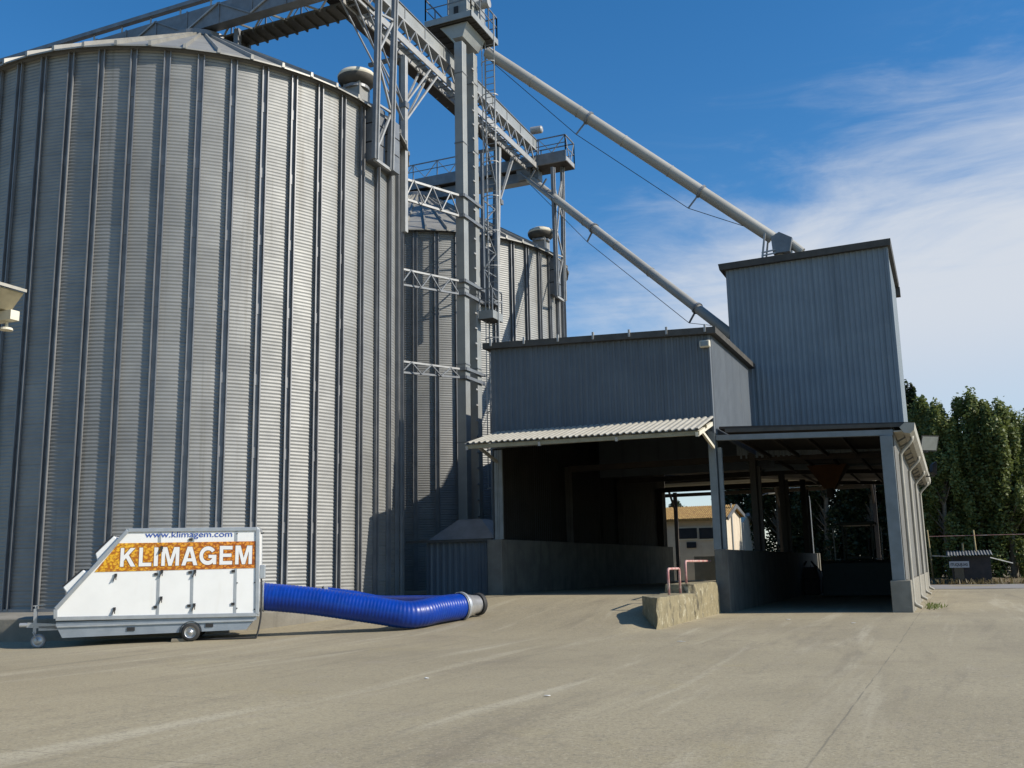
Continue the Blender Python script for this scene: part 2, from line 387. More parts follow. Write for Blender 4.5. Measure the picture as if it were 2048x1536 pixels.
# dry weeds on the verge: nobody could count them
g = MB()
for i in range(1500):
    x = rnd.uniform(-2, 22) if i % 3 else rnd.uniform(-1, 6); y = 62.7+rnd.random()**1.6*5; h = rnd.uniform(.08, .38); a = rnd.uniform(0, 6.28)
    dx, dy = math.cos(a)*.05, math.sin(a)*.05; lx, ly = rnd.uniform(-.2, .2), rnd.uniform(-.2, .2)
    g.quad((x-dx, y-dy, .1), (x+dx, y+dy, .1), (x+lx+dx*.3, y+ly+dy*.3, .1+h), (x+lx-dx*.3, y+ly-dy*.3, .1+h))
tag(g.build('dry_weeds', weed_m), kind='stuff')
g = MB()
for i in range(110):
    k = rnd.random(); x = -.7+rnd.gauss(0, .16); y = 33.6+rnd.gauss(0, .8); h = rnd.uniform(.04, .14); a = rnd.uniform(0, 6.28)
    if x < -.95: x = -.9+rnd.random()*.3
    dx, dy = math.cos(a)*.02, math.sin(a)*.02; lx, ly = rnd.uniform(-.1, .1), rnd.uniform(-.1, .1)
    z = gz(x, y); g.quad((x-dx, y-dy, z), (x+dx, y+dy, z), (x+lx, y+ly, z+h), (x+lx-dx*.3, y+ly-dy*.3, z+h))
tag(g.build('wall_foot_grass', leaf_m), kind='stuff')

# ------------------------------------------------------------------ silos
C1 = Vector((-24.4, 27.2, 0)); C2 = Vector((-24.4, 44.2, 0)); SR = 7.54
ZB, ZT = .66, 17.0
NR = 50; A0 = R(123.8)          # first stiffener, measured from +Y towards +X
def make_silo():
    root = thing('grain_silo', 'huge corrugated steel silo in front, standing behind the white trailer', 'silo', C1)
    m = MB(); P = .104; rows = int((ZT-ZB)/P*4); seg = NR*3
    for k in range(rows+1):
        z = ZB+k*P/4; rr = SR+.0108*math.sin(math.pi*2*(k % 4)/4+.4)
        for j in range(seg):
            an = A0+2*math.pi*j/seg; m.v.append((rr*math.sin(an), rr*math.cos(an), z))
    for k in range(rows):
        for j in range(seg):
            l = (j+1) % seg; m.f.append((k*seg+l, k*seg+j, (k+1)*seg+j, (k+1)*seg+l))
    m.build('wall', silo_m, root, True, True)
    # hat shaped stiffener, one mesh shared by all
    m = MB(); wv, d, lip = .07, .12, .032
    prof = [(-wv-lip, d), (-wv, d), (-wv, .012), (wv, .012), (wv, d), (wv+lip, d)]
    th = .004
    for a, b in zip(prof[:-1], prof[1:]):
        m.quad((a[0], -a[1]-SR, ZB-.03), (b[0], -b[1]-SR, ZB-.03), (b[0], -b[1]-SR, ZT-.06), (a[0], -a[1]-SR, ZT-.06))
    for zz in range(1, 8):      # splice plates
        z = ZB+zz*2.13
        m.box(-wv+.004, wv-.004, -SR-.03, -SR-.014, z-.16, z+.16)
    st = m.build('stiffener', rib_m, root, True)
    st.rotation_euler = (0, 0, math.pi-A0)
    for k in range(1, NR):
        c = st.copy(); col.objects.link(c); c.parent = root; c.rotation_euler = (0, 0, math.pi-A0-2*math.pi*k/NR)
    m = MB(); m.lathe([(SR-.02, ZT-.10), (SR+.13, ZT-.10), (SR+.13, ZT+.0), (SR-.02, ZT+.02)], n=100)
    m.build('eave_ring', rib_m, root, True)
    m = MB(); m.lathe([(SR+.01, ZB-.06), (SR+.10, ZB-.06), (SR+.10, ZB+.02), (SR+.01, ZB+.02)], n=100)
    m.build('base_ring', rib_m, root, True)
    # roof: each sector a sheet with a raised seam
    m = MB(); sl = math.tan(R(32)); ro, ri = SR+.30, 1.05; zo = ZT-.06
    def rp(r_, an, dz=0): return (r_*math.sin(an), r_*math.cos(an), zo+(ro-r_)*sl+dz)
    for k in range(NR):
        a0 = A0+2*math.pi*(k+.5)/NR; a1 = a0+2*math.pi/NR
        wd = .05/ro
        for (ra, rb) in ((ro, ro*.62), (ro*.62, ri)):
            m.quad(rp(ra, a0), rp(rb, a0), rp(rb, a1), rp(ra, a1))
        m.quad(rp(ro, a0), rp(ro, a1), rp(ro, a1, -.05), rp(ro, a0, -.05))
        m.quad(rp(ro, a0, -.05), rp(ro, a1, -.05), rp(SR, a1, -.07), rp(SR, a0, -.07))
        wb = .05/1.3
        m.hexa([rp(ro+.02, a0-wd, -.02), rp(ro+.02, a0+wd, -.02), rp(ri, a0+wb, -.02), rp(ri, a0-wb, -.02)],
               [rp(ro+.02, a0-wd*.7, .13), rp(ro+.02, a0+wd*.7, .13), rp(ri, a0+wb*.7, .09), rp(ri, a0-wb*.7, .09)])
    m.build('roof', roof_m, root, True)
    zt = zo+(ro-ri)*sl
    m = MB(); m.lathe([(1.0, zt-.1), (1.18, zt-.06), (1.18, zt+.16), (1.05, zt+.24), (.3, zt+.42), (.0, zt+.42)], n=32)
    m.build('roof_cap', rib_m, root, True)
    # mushroom vents near the eave
    for (px, py) in ((718, 205), (400, 0), (0, 0)):
        if px == 718:
            P = at_z(718, 190, 17.7)-C1; an = math.atan2(P.x, P.y)
        else: an = R(px*.1+ (-20 if px else 215))
        rr = 6.95; base = Vector((rr*math.sin(an), rr*math.cos(an), zo+(ro-rr)*sl))
        m = MB(); e1 = Vector((math.sin(an), math.cos(an), 0)); e2 = Vector((e1.y, -e1.x, 0))
        q = [base+e1*a+e2*b for a, b in ((-.33, -.33), (.33, -.33), (.33, .33), (-.33, .33))]
        m.hexa([p+Vector((0, 0, -.25)) for p in q], [p+Vector((0, 0, .55)) for p in q])
        v = m.build('roof_vent', roof_m, root, True)
        m = MB(); m.lathe([(.36, .38), (.44, .38), (.44, .48), (.34, .48), (.34, .56)], base, 20); m.build('collar', rib_m, v, True)
        m = MB(); m.lathe([(.34, .50), (.58, .60), (.66, .74), (.66, .80), (.30, .80)], base, 28); smooth_by_angle(m.build('bowl', trim_m, v, True))
        m = MB(); m.lathe([(.655, .805), (.67, .86), (.60, .98), (.36, 1.10), (0, 1.15)], base, 28); smooth_by_angle(m.build('cap', cream_m, v, True))
    return root
silo = make_silo()
s2 = copy_tree(silo); s2.location = C2+Vector((0, 0, -.35)); WL[s2.name] = Vector(s2.location)
s2['label'] = 'rear corrugated steel silo, half hidden behind the elevator leg and the shed'
for s in (silo, s2): s['group'] = 'corrugated grain silos'

# foundations
m = MB(); m.lathe([(0, .6), (SR+.35, .6), (10.0, .535), (10.0, -.2)], C1, 160)
pl = m.build('concrete_plinth', conc_m); bevel(pl, .03); tag(pl, 'low round concrete plinth under the front silo', 'plinth')
m = MB(); m.lathe([(SR+.3, .28), (SR+.3, -.2)], C2, 120); m.lathe([(0, .285), (SR+.3, .285)], C2, 120)
tag(m.build('concrete_plinth', conc_m), 'concrete plinth under the rear silo behind the elevator', 'plinth')

# ------------------------------------------------------------------ trestles on the silo walls
def trestle(label, X, A, B, braces, foot, plates, cyl):
    """A, B: pixel pairs (top, bottom) of the two front legs, on the plane x = X"""
    a0, a1 = at_x(*A[0], X), at_x(*A[1], X); b0, b1 = at_x(*B[0], X), at_x(*B[1], X)
    root = thing('support_trestle', label, 'trestle', a1, group='lattice trestles on the silo walls')
    for (p, q) in ((a0, a1), (b0, b1)):
        m = MB(); m.bar(q, p, .13, .17); m.build('leg', steel, root)
        m = MB(); m.bar(q+Vector((.10, .05, 0)), p+Vector((.10, .05, 0)), .05, .05); m.build('leg_flange', steel_l, root)
    f = lambda L0, L1, k: L1+(L0-L1)*k
    for (ka, kb) in braces:
        m = MB(); m.bar(f(a0, a1, ka), f(b0, b1, kb), .07, .07); m.build('brace', steel_l, root)
    # mounting boxes on the wall
    for (px, y0, y1) in plates:
        P0 = at_cyl(px, y0, cyl.x, cyl.y, SR+.1); P1 = at_cyl(px, y1, cyl.x, cyl.y, SR+.1)
        m = MB(); n3 = 3; h = (P0.z-P1.z)/n3
        for k in range(n3):
            z0 = P1.z+h*k; z1 = z0+h*.93
            m.box(P1.x-.3, P1.x+.30, P1.y-.34, P1.y+.34, z0, z1)
        m.build('mounting_box', steel, root)
    m = MB(); m.bar(a1, b1, .1, .1); m.build('foot_strut', steel_l, root)
    return root
trestle('tall grey lattice trestle fixed to the right side of the front silo', -16.25,
        ((757, -45), (749, 318)), ((789.5, -30), (779.5, 340)),
        ((.02, .30), (.30, .30), (.56, .30), (.56, .80), (.80, .80)), None, ((744, 216, 328), (774, 243, 345)), C1)
trestle('grey lattice trestle fixed to the right side of the rear silo', -16.25,
        ((1104.5, 335), (1113, 592)), ((1123.5, 333), (1127, 602)),
        ((.02, .32), (.32, .32), (.60, .32), (.60, .9), (.9, .6), (.32, .9)), None, ((1106, 520, 592), (1118, 535, 600)), C2)

# ------------------------------------------------------------------ conveyor galleries
def rail(root, p, q, h, n, mat_=None, diag=True, w_=.05):
    """guard rail from p to q: top rail, knee rail, posts and diagonals as separate parts"""
    mat_ = mat_ or steel; p, q = Vector(p), Vector(q); z = Vector((0, 0, h))
    m = MB(); m.bar(p+z, q+z, w_); m.build('top_rail', mat_, root)
    m = MB(); m.bar(p+z*.52, q+z*.52, w_*.7); m.build('knee_rail', mat_, root)
    for k in range(n+1):
        a = p+(q-p)*(k/n); m = MB(); m.bar(a, a+z, w_); m.build('rail_post', mat_, root)
        if diag and k < n:
            b = p+(q-p)*((k+.5)/n); c = p+(q-p)*((k+1)/n)
            m = MB(); m.bar(a+z, b, w_*.7); m.bar(b, c+z, w_*.7); m.build('rail_brace', steel_l, root)
# A: across the front silo
xa0, xa1 = -35.0, -17.2
A = thing('conveyor_gallery', 'grey conveyor gallery running over the roof of the front silo', 'conveyor', (xa1, 27, 20.6), group='conveyor galleries')
m = MB(); m.box(xa0, xa1, 26.4, 26.85, 21.45, 22.28)
k = xa0
while k < xa1: m.box(k, k+.06, 26.37, 26.4, 21.43, 22.3); k += 1.5
m.build('trough', steel, A)
k = 0
while xa0+k*1.5+1.5 <= xa1:
    m = MB(); x = xa0+k*1.5; m.bar((x, 26.36, 21.47 if k % 2 else 22.26), (x+1.5, 26.36, 22.26 if k % 2 else 21.47), .045, .06); m.build('side_brace', steel_l if k % 2 else steel, A); k += 1
m = MB(); m.bar((xa0, 26.42, 22.62), (xa1, 26.42, 22.62), .2, .16); m.build('cover_rail', steel, A)
for i in range(13):
    m = MB(); m.bar((xa0+i*1.45, 26.45, 22.25), (xa0+i*1.45, 26.45, 22.6), .05); m.build('rail_post', steel_l, A)
m = MB(); m.box(xa0, xa1, 27.05, 27.95, 21.28, 21.36)
k = xa0
while k < xa1: m.box(k, k+.07, 27.05, 27.95, 21.18, 21.28); k += .45
m.build('walkway_floor', trim_m, A)
for i in range(12):
    x = xa0+1+i*1.45; m = MB(); m.bar((x, 26.82, 21.5), (x+.5, 27.1, 21.3), .06); m.bar((x+.5, 27.1, 21.3), (x+1, 26.82, 21.5), .06); m.build('cross_tie', steel_l, A)
rail(A, (xa0, 27.95, 21.36), (xa1, 27.95, 21.36), 1.1, 11)
for px in (475, 498):
    P = at_y(px, 80, 27.0 if px == 475 else 27.85); r_ = math.hypot(P.x-C1.x, P.y-C1.y)
    m = MB(); zt = ZT-.06+(SR+.3-r_)*math.tan(R(32)); m.bar((P.x, P.y, zt-.1), (P.x, P.y, 21.4), .2 if px == 475 else .12); m.build('roof_support', steel, A)
# B: along the row of silos
yb0, yb1 = 26.2, 43.6
B = thing('conveyor_gallery', 'long grey truss gallery linking the two silos behind the elevator', 'conveyor', (-17.3, yb1, 21), group='conveyor galleries')
m = MB(); m.box(-17.78, -17.3, yb0, yb1, 22.2, 22.66); m.build('trough', trunk_m, B)
m = MB(); m.box(-17.82, -17.26, yb0, yb1, 22.66, 22.70); m.build('trough_cover', steel, B)
k = 0
m = MB()
y = yb0+.8
while y < yb1: m.box(-17.3, -17.28, y, y+.04, 22.2, 22.7); y += 1.6
m.build('seam_flange', steel, B)
m = MB(); m.bar((-17.3, yb0, 22.12), (-17.3, yb1, 22.12), .07, .08); m.build('top_chord', steel_l, B)
m = MB(); m.bar((-17.3, yb0, 21.28), (-17.3, yb1, 21.28), .06, .28); m.build('bottom_chord', steel_l, B)
m = MB(); m.bar((-17.85, yb0, 21.24), (-17.85, yb1, 21.24), .06, .16); m.build('bottom_chord', steel_l, B)
m = MB(); m.bar((-18.3, yb0, 21.97), (-18.3, yb1, 21.97), .05, .22); m.build('walkway_fascia', steel_l, B)
m = MB(); m.box(-19.0, -18.33, yb0, yb1, 21.86, 21.91); m.build('walkway_floor', soft_m, B)
m = MB(); m.bar((-19.0, yb0, 22.95), (-19.0, yb1, 22.95), .05); m.build('handrail', steel_l, B)
n = 18
for i in range(n):
    y0 = yb0+(yb1-yb0)*i/n; ym = y0+(yb1-yb0)/n*.5; y1 = y0+(yb1-yb0)/n
    m = MB(); m.bar((-17.3, y0, 22.1), (-17.3, ym, 21.4), .06); m.build('web_brace', steel_l, B)
    m = MB(); m.bar((-17.3, ym, 21.4), (-17.3, y1, 22.1), .045); m.build('web_brace', steel, B)
    m = MB(); m.bar((-19.0, y0, 21.9), (-19.0, y0, 22.95), .045); m.build('rail_post', steel, B)
    m = MB(); m.bar((-17.3, y0, 21.3), (-18.3, ym, 21.9), .05); m.build('cross_tie', steel, B)
    m = MB(); m.bar((-17.3, y0, 21.2), (-17.85, y0, 21.2), .05); m.build('cross_tie', steel, B)
    m = MB(); m.bar((-17.6, y0, 22.2), (-18.95, y0, 21.86), .05); m.build('bearer', steel, B)
m = MB(); m.lathe([(0, 0), (.19, 0), (.19, .55), (.14, .6), (0, .6)], at_x(1062, 262, -17.55), 16, (1, .1, 0)); m.build('motor', steel_l, B)
# C: across the rear silo
xc0, xc1 = -33.0, -15.75
Cg = thing('conveyor_gallery', 'short grey gallery with a railed end overhanging the rear silo', 'conveyor', (xc1, 43.6, 20.6), group='conveyor galleries')
m = MB(); m.box(xc0, xc1-.0, 43.45, 43.55, 21.3, 21.86); m.build('side_fascia', steel, Cg)
m = MB(); m.box(xc0, xc1, 43.55, 44.75, 21.3, 21.36); m.build('walkway_floor', soft_m, Cg)
m = MB(); m.bar((xc1-.03, 43.55, 21.45), (xc1-.03, 44.75, 21.45), .05, .25); m.build('end_fascia', steel_l, Cg)
m = MB(); m.box(xc0, xc1-1.6, 43.75, 44.3, 20.72, 21.22); m.build('trough', steel, Cg)
for i in range(9):
    m = MB(); x = xc0+1+i*1.8; m.box(x, x+.1, 43.6, 44.5, 21.22, 21.3); m.build('bearer', steel_l, Cg)
rail(Cg, (xc0, 43.5, 21.86), (xc1-.02, 43.5, 21.86), .82, 12)
rail(Cg, (xc1-.02, 43.5, 21.4), (xc1-.02, 44.75, 21.4), 1.28, 1)
rail(Cg, (xc1-3.6, 44.75, 21.4), (xc1-.02, 44.75, 21.4), 1.28, 2, diag=False)

# ------------------------------------------------------------------ bucket elevator
LY = 33.65
lx0 = at_y(910, 300, LY).x; lx1 = at_y(926.5, 300, LY).x
E_ = thing('bucket_elevator', 'tall twin trunk bucket elevator with a railed head platform and caged ladder', 'grain elevator', (lx1, LY, .6))
Y1 = at_x(935, 300, lx1).y; Y2 = at_x(949.5, 300, lx1).y; Y3 = at_x(957, 300, lx1).y
for (ya, yb) in ((LY, Y1), (Y2, Y3)):
    m = MB(); m.box(lx0, lx1, ya, yb, 1.2, 22.9)
    o = m.build('trunk', trunk_m, E_); bevel(o, .012)
    z = 3.2
    while z < 22.5:
        m = MB(); m.box(lx0-.02, lx1+.02, ya-.02, yb+.02, z, z+.035); m.build('trunk_flange', steel, E_); z += 3.05
z = 1.6
while z < 22.6:
    m = MB(); m.box(lx1-.03, lx1+.02, Y2-.2, Y2-.002, z, z+.06); m.build('spacer_bracket', steel_l, E_); z += .62
zc = 22.55; PY0 = LY-.35
pxr = at_y(942, 31, PY0).x; pz = at_y(942, 31, PY0).z; pxl = at_y(851, 52, PY0).x; PY1 = at_x(994, 88, pxr).y
PZ = pz
m = MB(); m.box(pxl, pxr, PY0, PY1, PZ, PZ+.07)
for i in range(6):
    y = PY0+.1+(PY1-PY0-.2)*i/5; m.box(pxl+.06, pxr-.06, y-.03, y+.03, PZ-.05, PZ)
m.build('platform_floor', trim_m, E_)
m = MB(); m.box(pxl-.03, pxr+.03, PY0-.04, PY0, PZ-.02, PZ+.24); m.build('platform_fascia', trunk_m, E_)
m = MB(); m.box(pxr, pxr+.04, PY0-.04, PY1+.04, PZ-.02, PZ+.24); m.build('platform_fascia', trunk_m, E_)
m = MB(); m.box(pxl, pxr, PY1, PY1+.04, PZ-.02, PZ+.3); m.build('platform_fascia', trunk_m, E_)
rail(E_, (pxl, PY0, PZ+.3), (pxr, PY0, PZ+.3), .95, 2, diag=False, w_=.045)
rail(E_, (pxr, PY0, PZ+.3), (pxr, PY1, PZ+.3), .95, 3, diag=False, w_=.045)
rail(E_, (pxl, PY1, PZ+.3), (pxr, PY1, PZ+.3), .95, 2, diag=False, w_=.045)
rail(E_, (pxl, PY0, PZ+.3), (pxl, PY1, PZ+.3), .95, 3, diag=False, w_=.045)
cx = (lx0+lx1)/2
m = MB(); m.hexa([(lx0-.05, LY-.05, PZ-.62), (lx1+.05, LY-.05, PZ-.62), (lx1+.05, Y3+.05, PZ-.62), (lx0-.05, Y3+.05, PZ-.62)],
                 [(lx0-.6, LY-.12, PZ-.05), (lx1+.3, LY-.12, PZ-.05), (lx1+.3, Y3+.2, PZ-.05), (lx0-.6, Y3+.2, PZ-.05)]); m.build('head_hopper', trunk_m, E_)
m = MB(); m.box(lx0-.25, lx1+.25, LY-.02, Y3+.3, PZ+.07, PZ+1.6)
pr = [((LY+Y3)/2+.14+math.cos(a)*(.5*(Y3-LY)+.18), PZ+1.6+math.sin(a)*.6) for a in [math.pi*k/10 for k in range(11)]]
m.hexa([(lx0-.25, y, z) for y, z in pr], [(lx1+.25, y, z) for y, z in pr])
hh = m.build('head_housing', trunk_m, E_); bevel(hh, .015)
m = MB(); m.box(cx-.16, cx+.04, LY-.05, LY-.02, PZ+.25, PZ+.8); m.build('inspection_hatch', dark_m, E_)
m = MB(); m.lathe([(0, 0), (.2, 0), (.2, .55), (0, .55)], (lx1+.3, LY+.9, PZ+1.2), 16, (1, 0, 0)); m.build('motor', steel_l, E_)
# boot
m = MB(); m.hexa([(lx0-.3, LY-.3, .5), (lx1+.3, LY-.3, .5), (lx1+.3, Y3+.3, .5), (lx0-.3, Y3+.3, .5)],
                 [(lx0-.05, LY-.05, 2.6), (lx1+.05, LY-.05, 2.6), (lx1+.05, Y3+.05, 2.6), (lx0-.05, Y3+.05, 2.6)]); m.build('boot', trunk_m, E_)
# ladder and cage on the right
lyl = Y3-.02; lxx = lx1+.42
zl0 = 2.6
for dx in (0, .42):
    m = MB(); m.bar((lxx-.2+dx, lyl+.35, zl0), (lxx-.2+dx, lyl+.35, PZ+1.2), .05); m.build('ladder_rail', steel_l, E_)
z = zl0+.2
while z < PZ:
    m = MB(); m.bar((lxx-.2, lyl+.35, z), (lxx+.22, lyl+.35, z), .025); m.build('ladder_rung', steel_l, E_); z += .3
z = 4.6
while z < PZ-.2:
    m = MB(); pts = [(lxx+.01+.36*math.cos(a), lyl+.35-.36-.36*math.sin(a)*.9+.34, z) for a in [math.pi*k/9*1.0 for k in range(10)]]
    for p, q in zip(pts[:-1], pts[1:]): m.bar(p, q, .025, .04)
    m.build('cage_hoop', steel_l, E_); z += 1.5
m = MB()
for a in (.6, 2.3):
    x, y = lxx+.01+.36*math.cos(a), lyl+.33-.33*math.sin(a); m.bar((x, y, 4.6), (x, y, PZ-.2), .03)
m.build('cage_bars', steel_l, E_)
# low rest platform
PP = Y3-.25; lpz = at_y(985, 634, PP).z; lpx = at_y(985, 625, PP).x; PB = at_x(1004, 636, lpx).y
m = MB(); m.box(lx1+.03, lpx, Y3-.25, PB, lpz-.02, lpz+.05); m.build('rest_platform', trim_m, E_)
m = MB(); m.box(lx1+.03, lpx, Y3-.29, Y3-.25, lpz-.03, lpz+.3); m.build('platform_fascia', trunk_m, E_)
m = MB(); m.box(lpx, lpx+.04, Y3-.29, PB, lpz-.03, lpz+.3); m.build('platform_fascia', trunk_m, E_)
rail(E_, (lpx, Y3-.25, lpz+.3), (lpx, PB, lpz+.3), .9, 1, diag=False, w_=.045)
rail(E_, (lx1+.05, Y3-.27, lpz+.3), (lpx, Y3-.27, lpz+.3), .9, 1, diag=False, w_=.04)

# posts that carry gallery B
def yoke_post(label, px, ytop, ybot, X, arms, lattice=None):
    a, b = at_x(px[0], ytop, X), at_x(px[1], ybot, X)
    root = thing('support_post', label, 'post', b, group='posts under the long gallery')
    m = MB(); m.bar(b, a, .2, .2); bevel(m.build('post', steel_l, root), .01)
    m = MB(); m.bar(b+Vector((-.24, .16, 0)), a+Vector((-.24, .16, 0)), .12); m.build('rear_post', steel, root)
    for (z, dy) in arms:
        tz = 21.2
        for xx in (X+.02, -17.85):
            m = MB(); m.bar((a.x, a.y, z), (xx if xx > X else xx, a.y+dy, tz), .065 if dy > 0 else .05); m.build('arm', steel_l if dy > 0 else steel, root)
    m = MB(); m.box(a.x-.14, a.x+.14, a.y-.14, a.y+.14, arms[0][0]-.12, arms[0][0]+.1); m.build('yoke_collar', steel, root)
    m = MB(); m.bar((a.x, a.y, a.z), (-18.9, a.y, a.z), .16, .12); m.build('head_beam', steel, root)
    return root, a, b
yoke_post('pale square post with yoke arms beside the front silo', (808.5, 809), 113, 465, -17.35, ((18.7, 2.1), (18.65, -2.6), (18.0, 2.7), (18.0, -3.6)))
rt2, a2, b2 = yoke_post('slender post with yoke arms beside the caged ladder', (997, 993), 296, 600, -17.75, ((18.2, 1.8), (18.2, -1.8)))
for i in range(4):
    z0 = b2.z+(a2.z-b2.z-3.2)*i/4; z1 = b2.z+(a2.z-b2.z-3.2)*(i+1)/4; s = 1 if i % 2 else -1
    p, q = Vector((b2.x, b2.y, z0)), Vector((b2.x+.02, b2.y-1.35, z1))
    if i % 2: p, q = Vector((b2.x, b2.y, z1)), Vector((b2.x+.02, b2.y-1.35, z0))
    m = MB(); m.bar(p, q, .05); m.build('lattice_brace', steel, rt2)
    m = MB(); m.bar((b2.x, b2.y, z1), (b2.x, b2.y-1.35, z1), .045); m.build('lattice_brace', steel, rt2)
m = MB(); m.bar((b2.x, b2.y-1.35, b2.z), (b2.x, b2.y-1.35, a2.z-1), .11); m.build('side_post', steel, rt2)
P0 = at_cyl(980, 500, C2.x, C2.y, SR+.1); P1 = at_cyl(980, 612, C2.x, C2.y, SR+.1)
m = MB(); m.box(P1.x-.3, P1.x+.35, P1.y-.35, P1.y+.3, P1.z, P0.z); m.build('mounting_box', steel, rt2)

# tie trusses from the front silo to the elevator
def tie(label, c1, c2_, zig=True):
    (p0, p1), (q0, q1) = c1, c2_
    a0 = at_x(*p0, -17.5); a1 = at_y(*p1, LY-.1); b0 = at_x(*q0, -17.5); b1 = at_y(*q1, LY-.1)
    root = thing('tie_truss', label, 'truss', a0, group='tie trusses between silo and elevator')
    d = (a1-a0).normalized()
    ext = Vector((.0, 1.25, 0))
    for (p, q) in ((a0, a1), (b0, b1)):
        m = MB(); m.bar(p-Vector((.6, .9, 0)), q, .085 if zig else .07); m.build('chord', steel_l if p is a0 or zig else steel, root)  # lower two trusses: second chord in darker steel, painting its shade
        m = MB(); m.bar((lx1+.06, LY-.1, q.z), (lx1+.06, Y3+.15, q.z), .06, .12); m.build('clamp_bar', steel, root)
        m = MB(); m.bar(q, (lx1+.06, LY-.1, q.z), .09, .12); m.build('clamp_bar', steel, root)
    n = 3
    for i in range(n):
        k0, k1 = i/n, (i+.5)/n; k2 = (i+1)/n
        m = MB(); m.bar(b0+(b1-b0)*k0, a0+(a1-a0)*k1, .04); m.build('web_brace', steel_l if zig else steel, root)  # web of the lower two trusses takes the same painted shade
        m = MB(); m.bar(a0+(a1-a0)*k1, b0+(b1-b0)*k2, .04); m.build('web_brace', steel, root)
    return root
tie('topmost tie truss between front silo and elevator leg', ((808, 353), (918, 391)), ((812, 393), (918, 432)))
tie('middle tie truss between front silo and elevator leg', ((802, 535), (918, 562)), ((802, 568), (918, 588)), False)
tie('lowest tie truss between front silo and elevator leg', ((802, 721), (920, 738)), ((802, 745), (920, 755)), False)

# ------------------------------------------------------------------ spout pipes
def spout(name, label, P, Q, r_, ks, drop):
    root = thing(name, label, 'pipe', Q, group='sloping grain spouts')
    P, Q = Vector(P), Vector(Q)
    m = MB(); m.tube([P+(Q-P)*(k/12) for k in range(13)], r_, 20); m.build('pipe', pipe_m, root, smooth=False); 
    smooth_by_angle(root.children[-1])
    d = (Q-P).normalized(); dn = Vector((0, 0, -1)); dn = (dn-d*dn.dot(d)).normalized()
    last = P+d*.4+dn*r_
    m = MB(); pts = [last]
    for k in ks:
        c = P+(Q-P)*k
        s_ = MB(); s_.tube([c-d*.05, c+d*.05], r_+.05, 20); s_.build('collar', steel, root)
        s_ = MB(); s_.bar(c+dn*r_, c+dn*(r_+drop), .06); s_.build('stay_strut', steel, root)
        pts.append(c+dn*(r_+drop))
    pts.append(Q-d*1.2+dn*r_)
    m.tube(pts, .014, 6); m.build('stay_cable', dark_m, root)
    for k in (.17, .34, .5, .66):
        c = P+(Q-P)*k; s_ = MB(); s_.tube([c-d*.02, c+d*.02], r_+.02, 20); s_.build('joint_band', pipe_m, root)
    return root
p1s = at_y(974, 104, Y3+.25); p1e = at_y(1545, 476, 38.2)
sp1 = spout('grain_spout', 'upper grey spout pipe sloping from the elevator head to the tall shed roof', p1s, p1e, .235, (.375, .765), .62)
e = at_y(1563, 489, 38.2); d = (p1e-p1s).normalized()
m = MB(); hx = .40
for a in (0,):
    q = [(e.x-.30, 38.0-.3, e.z-.42), (e.x+.34, 37.7, e.z-.42), (e.x+.46, 37.7, e.z+.12), (e.x-.02, 37.7, e.z+.42), (e.x-.34, 37.7, e.z+.25)]
    m.hexa([Vector((x, 37.85, z)) for x, y, z in q], [Vector((x, 38.5, z)) for x, y, z in q])
bx = m.build('flow_box', steel, sp1); bevel(bx, .01)
m = MB(); m.tube([e+Vector((.35, 0, .0)), e+Vector((.75, 0, -.42))], .17, 16); m.build('outlet', pipe_m, sp1)
m = MB(); m.tube([e+Vector((-.1, 0, -.4)), e+Vector((-.1, 0, -.9))], .2, 16); m.build('outlet', pipe_m, sp1)
for yy in (37.8, 38.6):
    m = MB(); m.bar((e.x-.75, yy, e.z-.85), (e.x-.55, yy, e.z+.42), .07); m.build('stand_leg', steel_l, sp1)
m = MB(); m.bar((e.x-.72, 37.8, e.z-.35), (e.x-.2, 37.8, e.z-.3), .05); m.bar((e.x-.73, 37.8, e.z-.47), (e.x-.2, 37.8, e.z-.43), .05); m.build('stand_tie', steel_l, sp1)
p2s = at_y(1052, 352, 43.9); p2e = at_y(1466, 672, 38.4)
sp2 = spout('grain_spout', 'lower grey spout pipe sloping from the rear gallery into the side of the tower', p2s, p2e, .2, (.385, .86), .5)
m = MB(); m.hexa([p2s+Vector((a, b, -.3)) for a, b in ((-.3, -.3), (.3, -.3), (.3, .3), (-.3, .3))], [p2s+Vector((a, b, .55)) for a, b in ((-.45, -.4), (.45, -.4), (.45, .4), (-.45, .4))]); m.build('inlet_hopper', steel, sp2)
p, q = at_y(1040, 345, 43.5), at_y(1108, 397, 42.6)
m = MB(); m.bar(p, q, .08); m.build('ladder_beam', steel, sp2)
for k in (.28, .62):
    c = p+(q-p)*k; m = MB(); m.bar(c, c+Vector((.32, 0, .45)), .07); m.build('ladder_tie', steel, sp2)

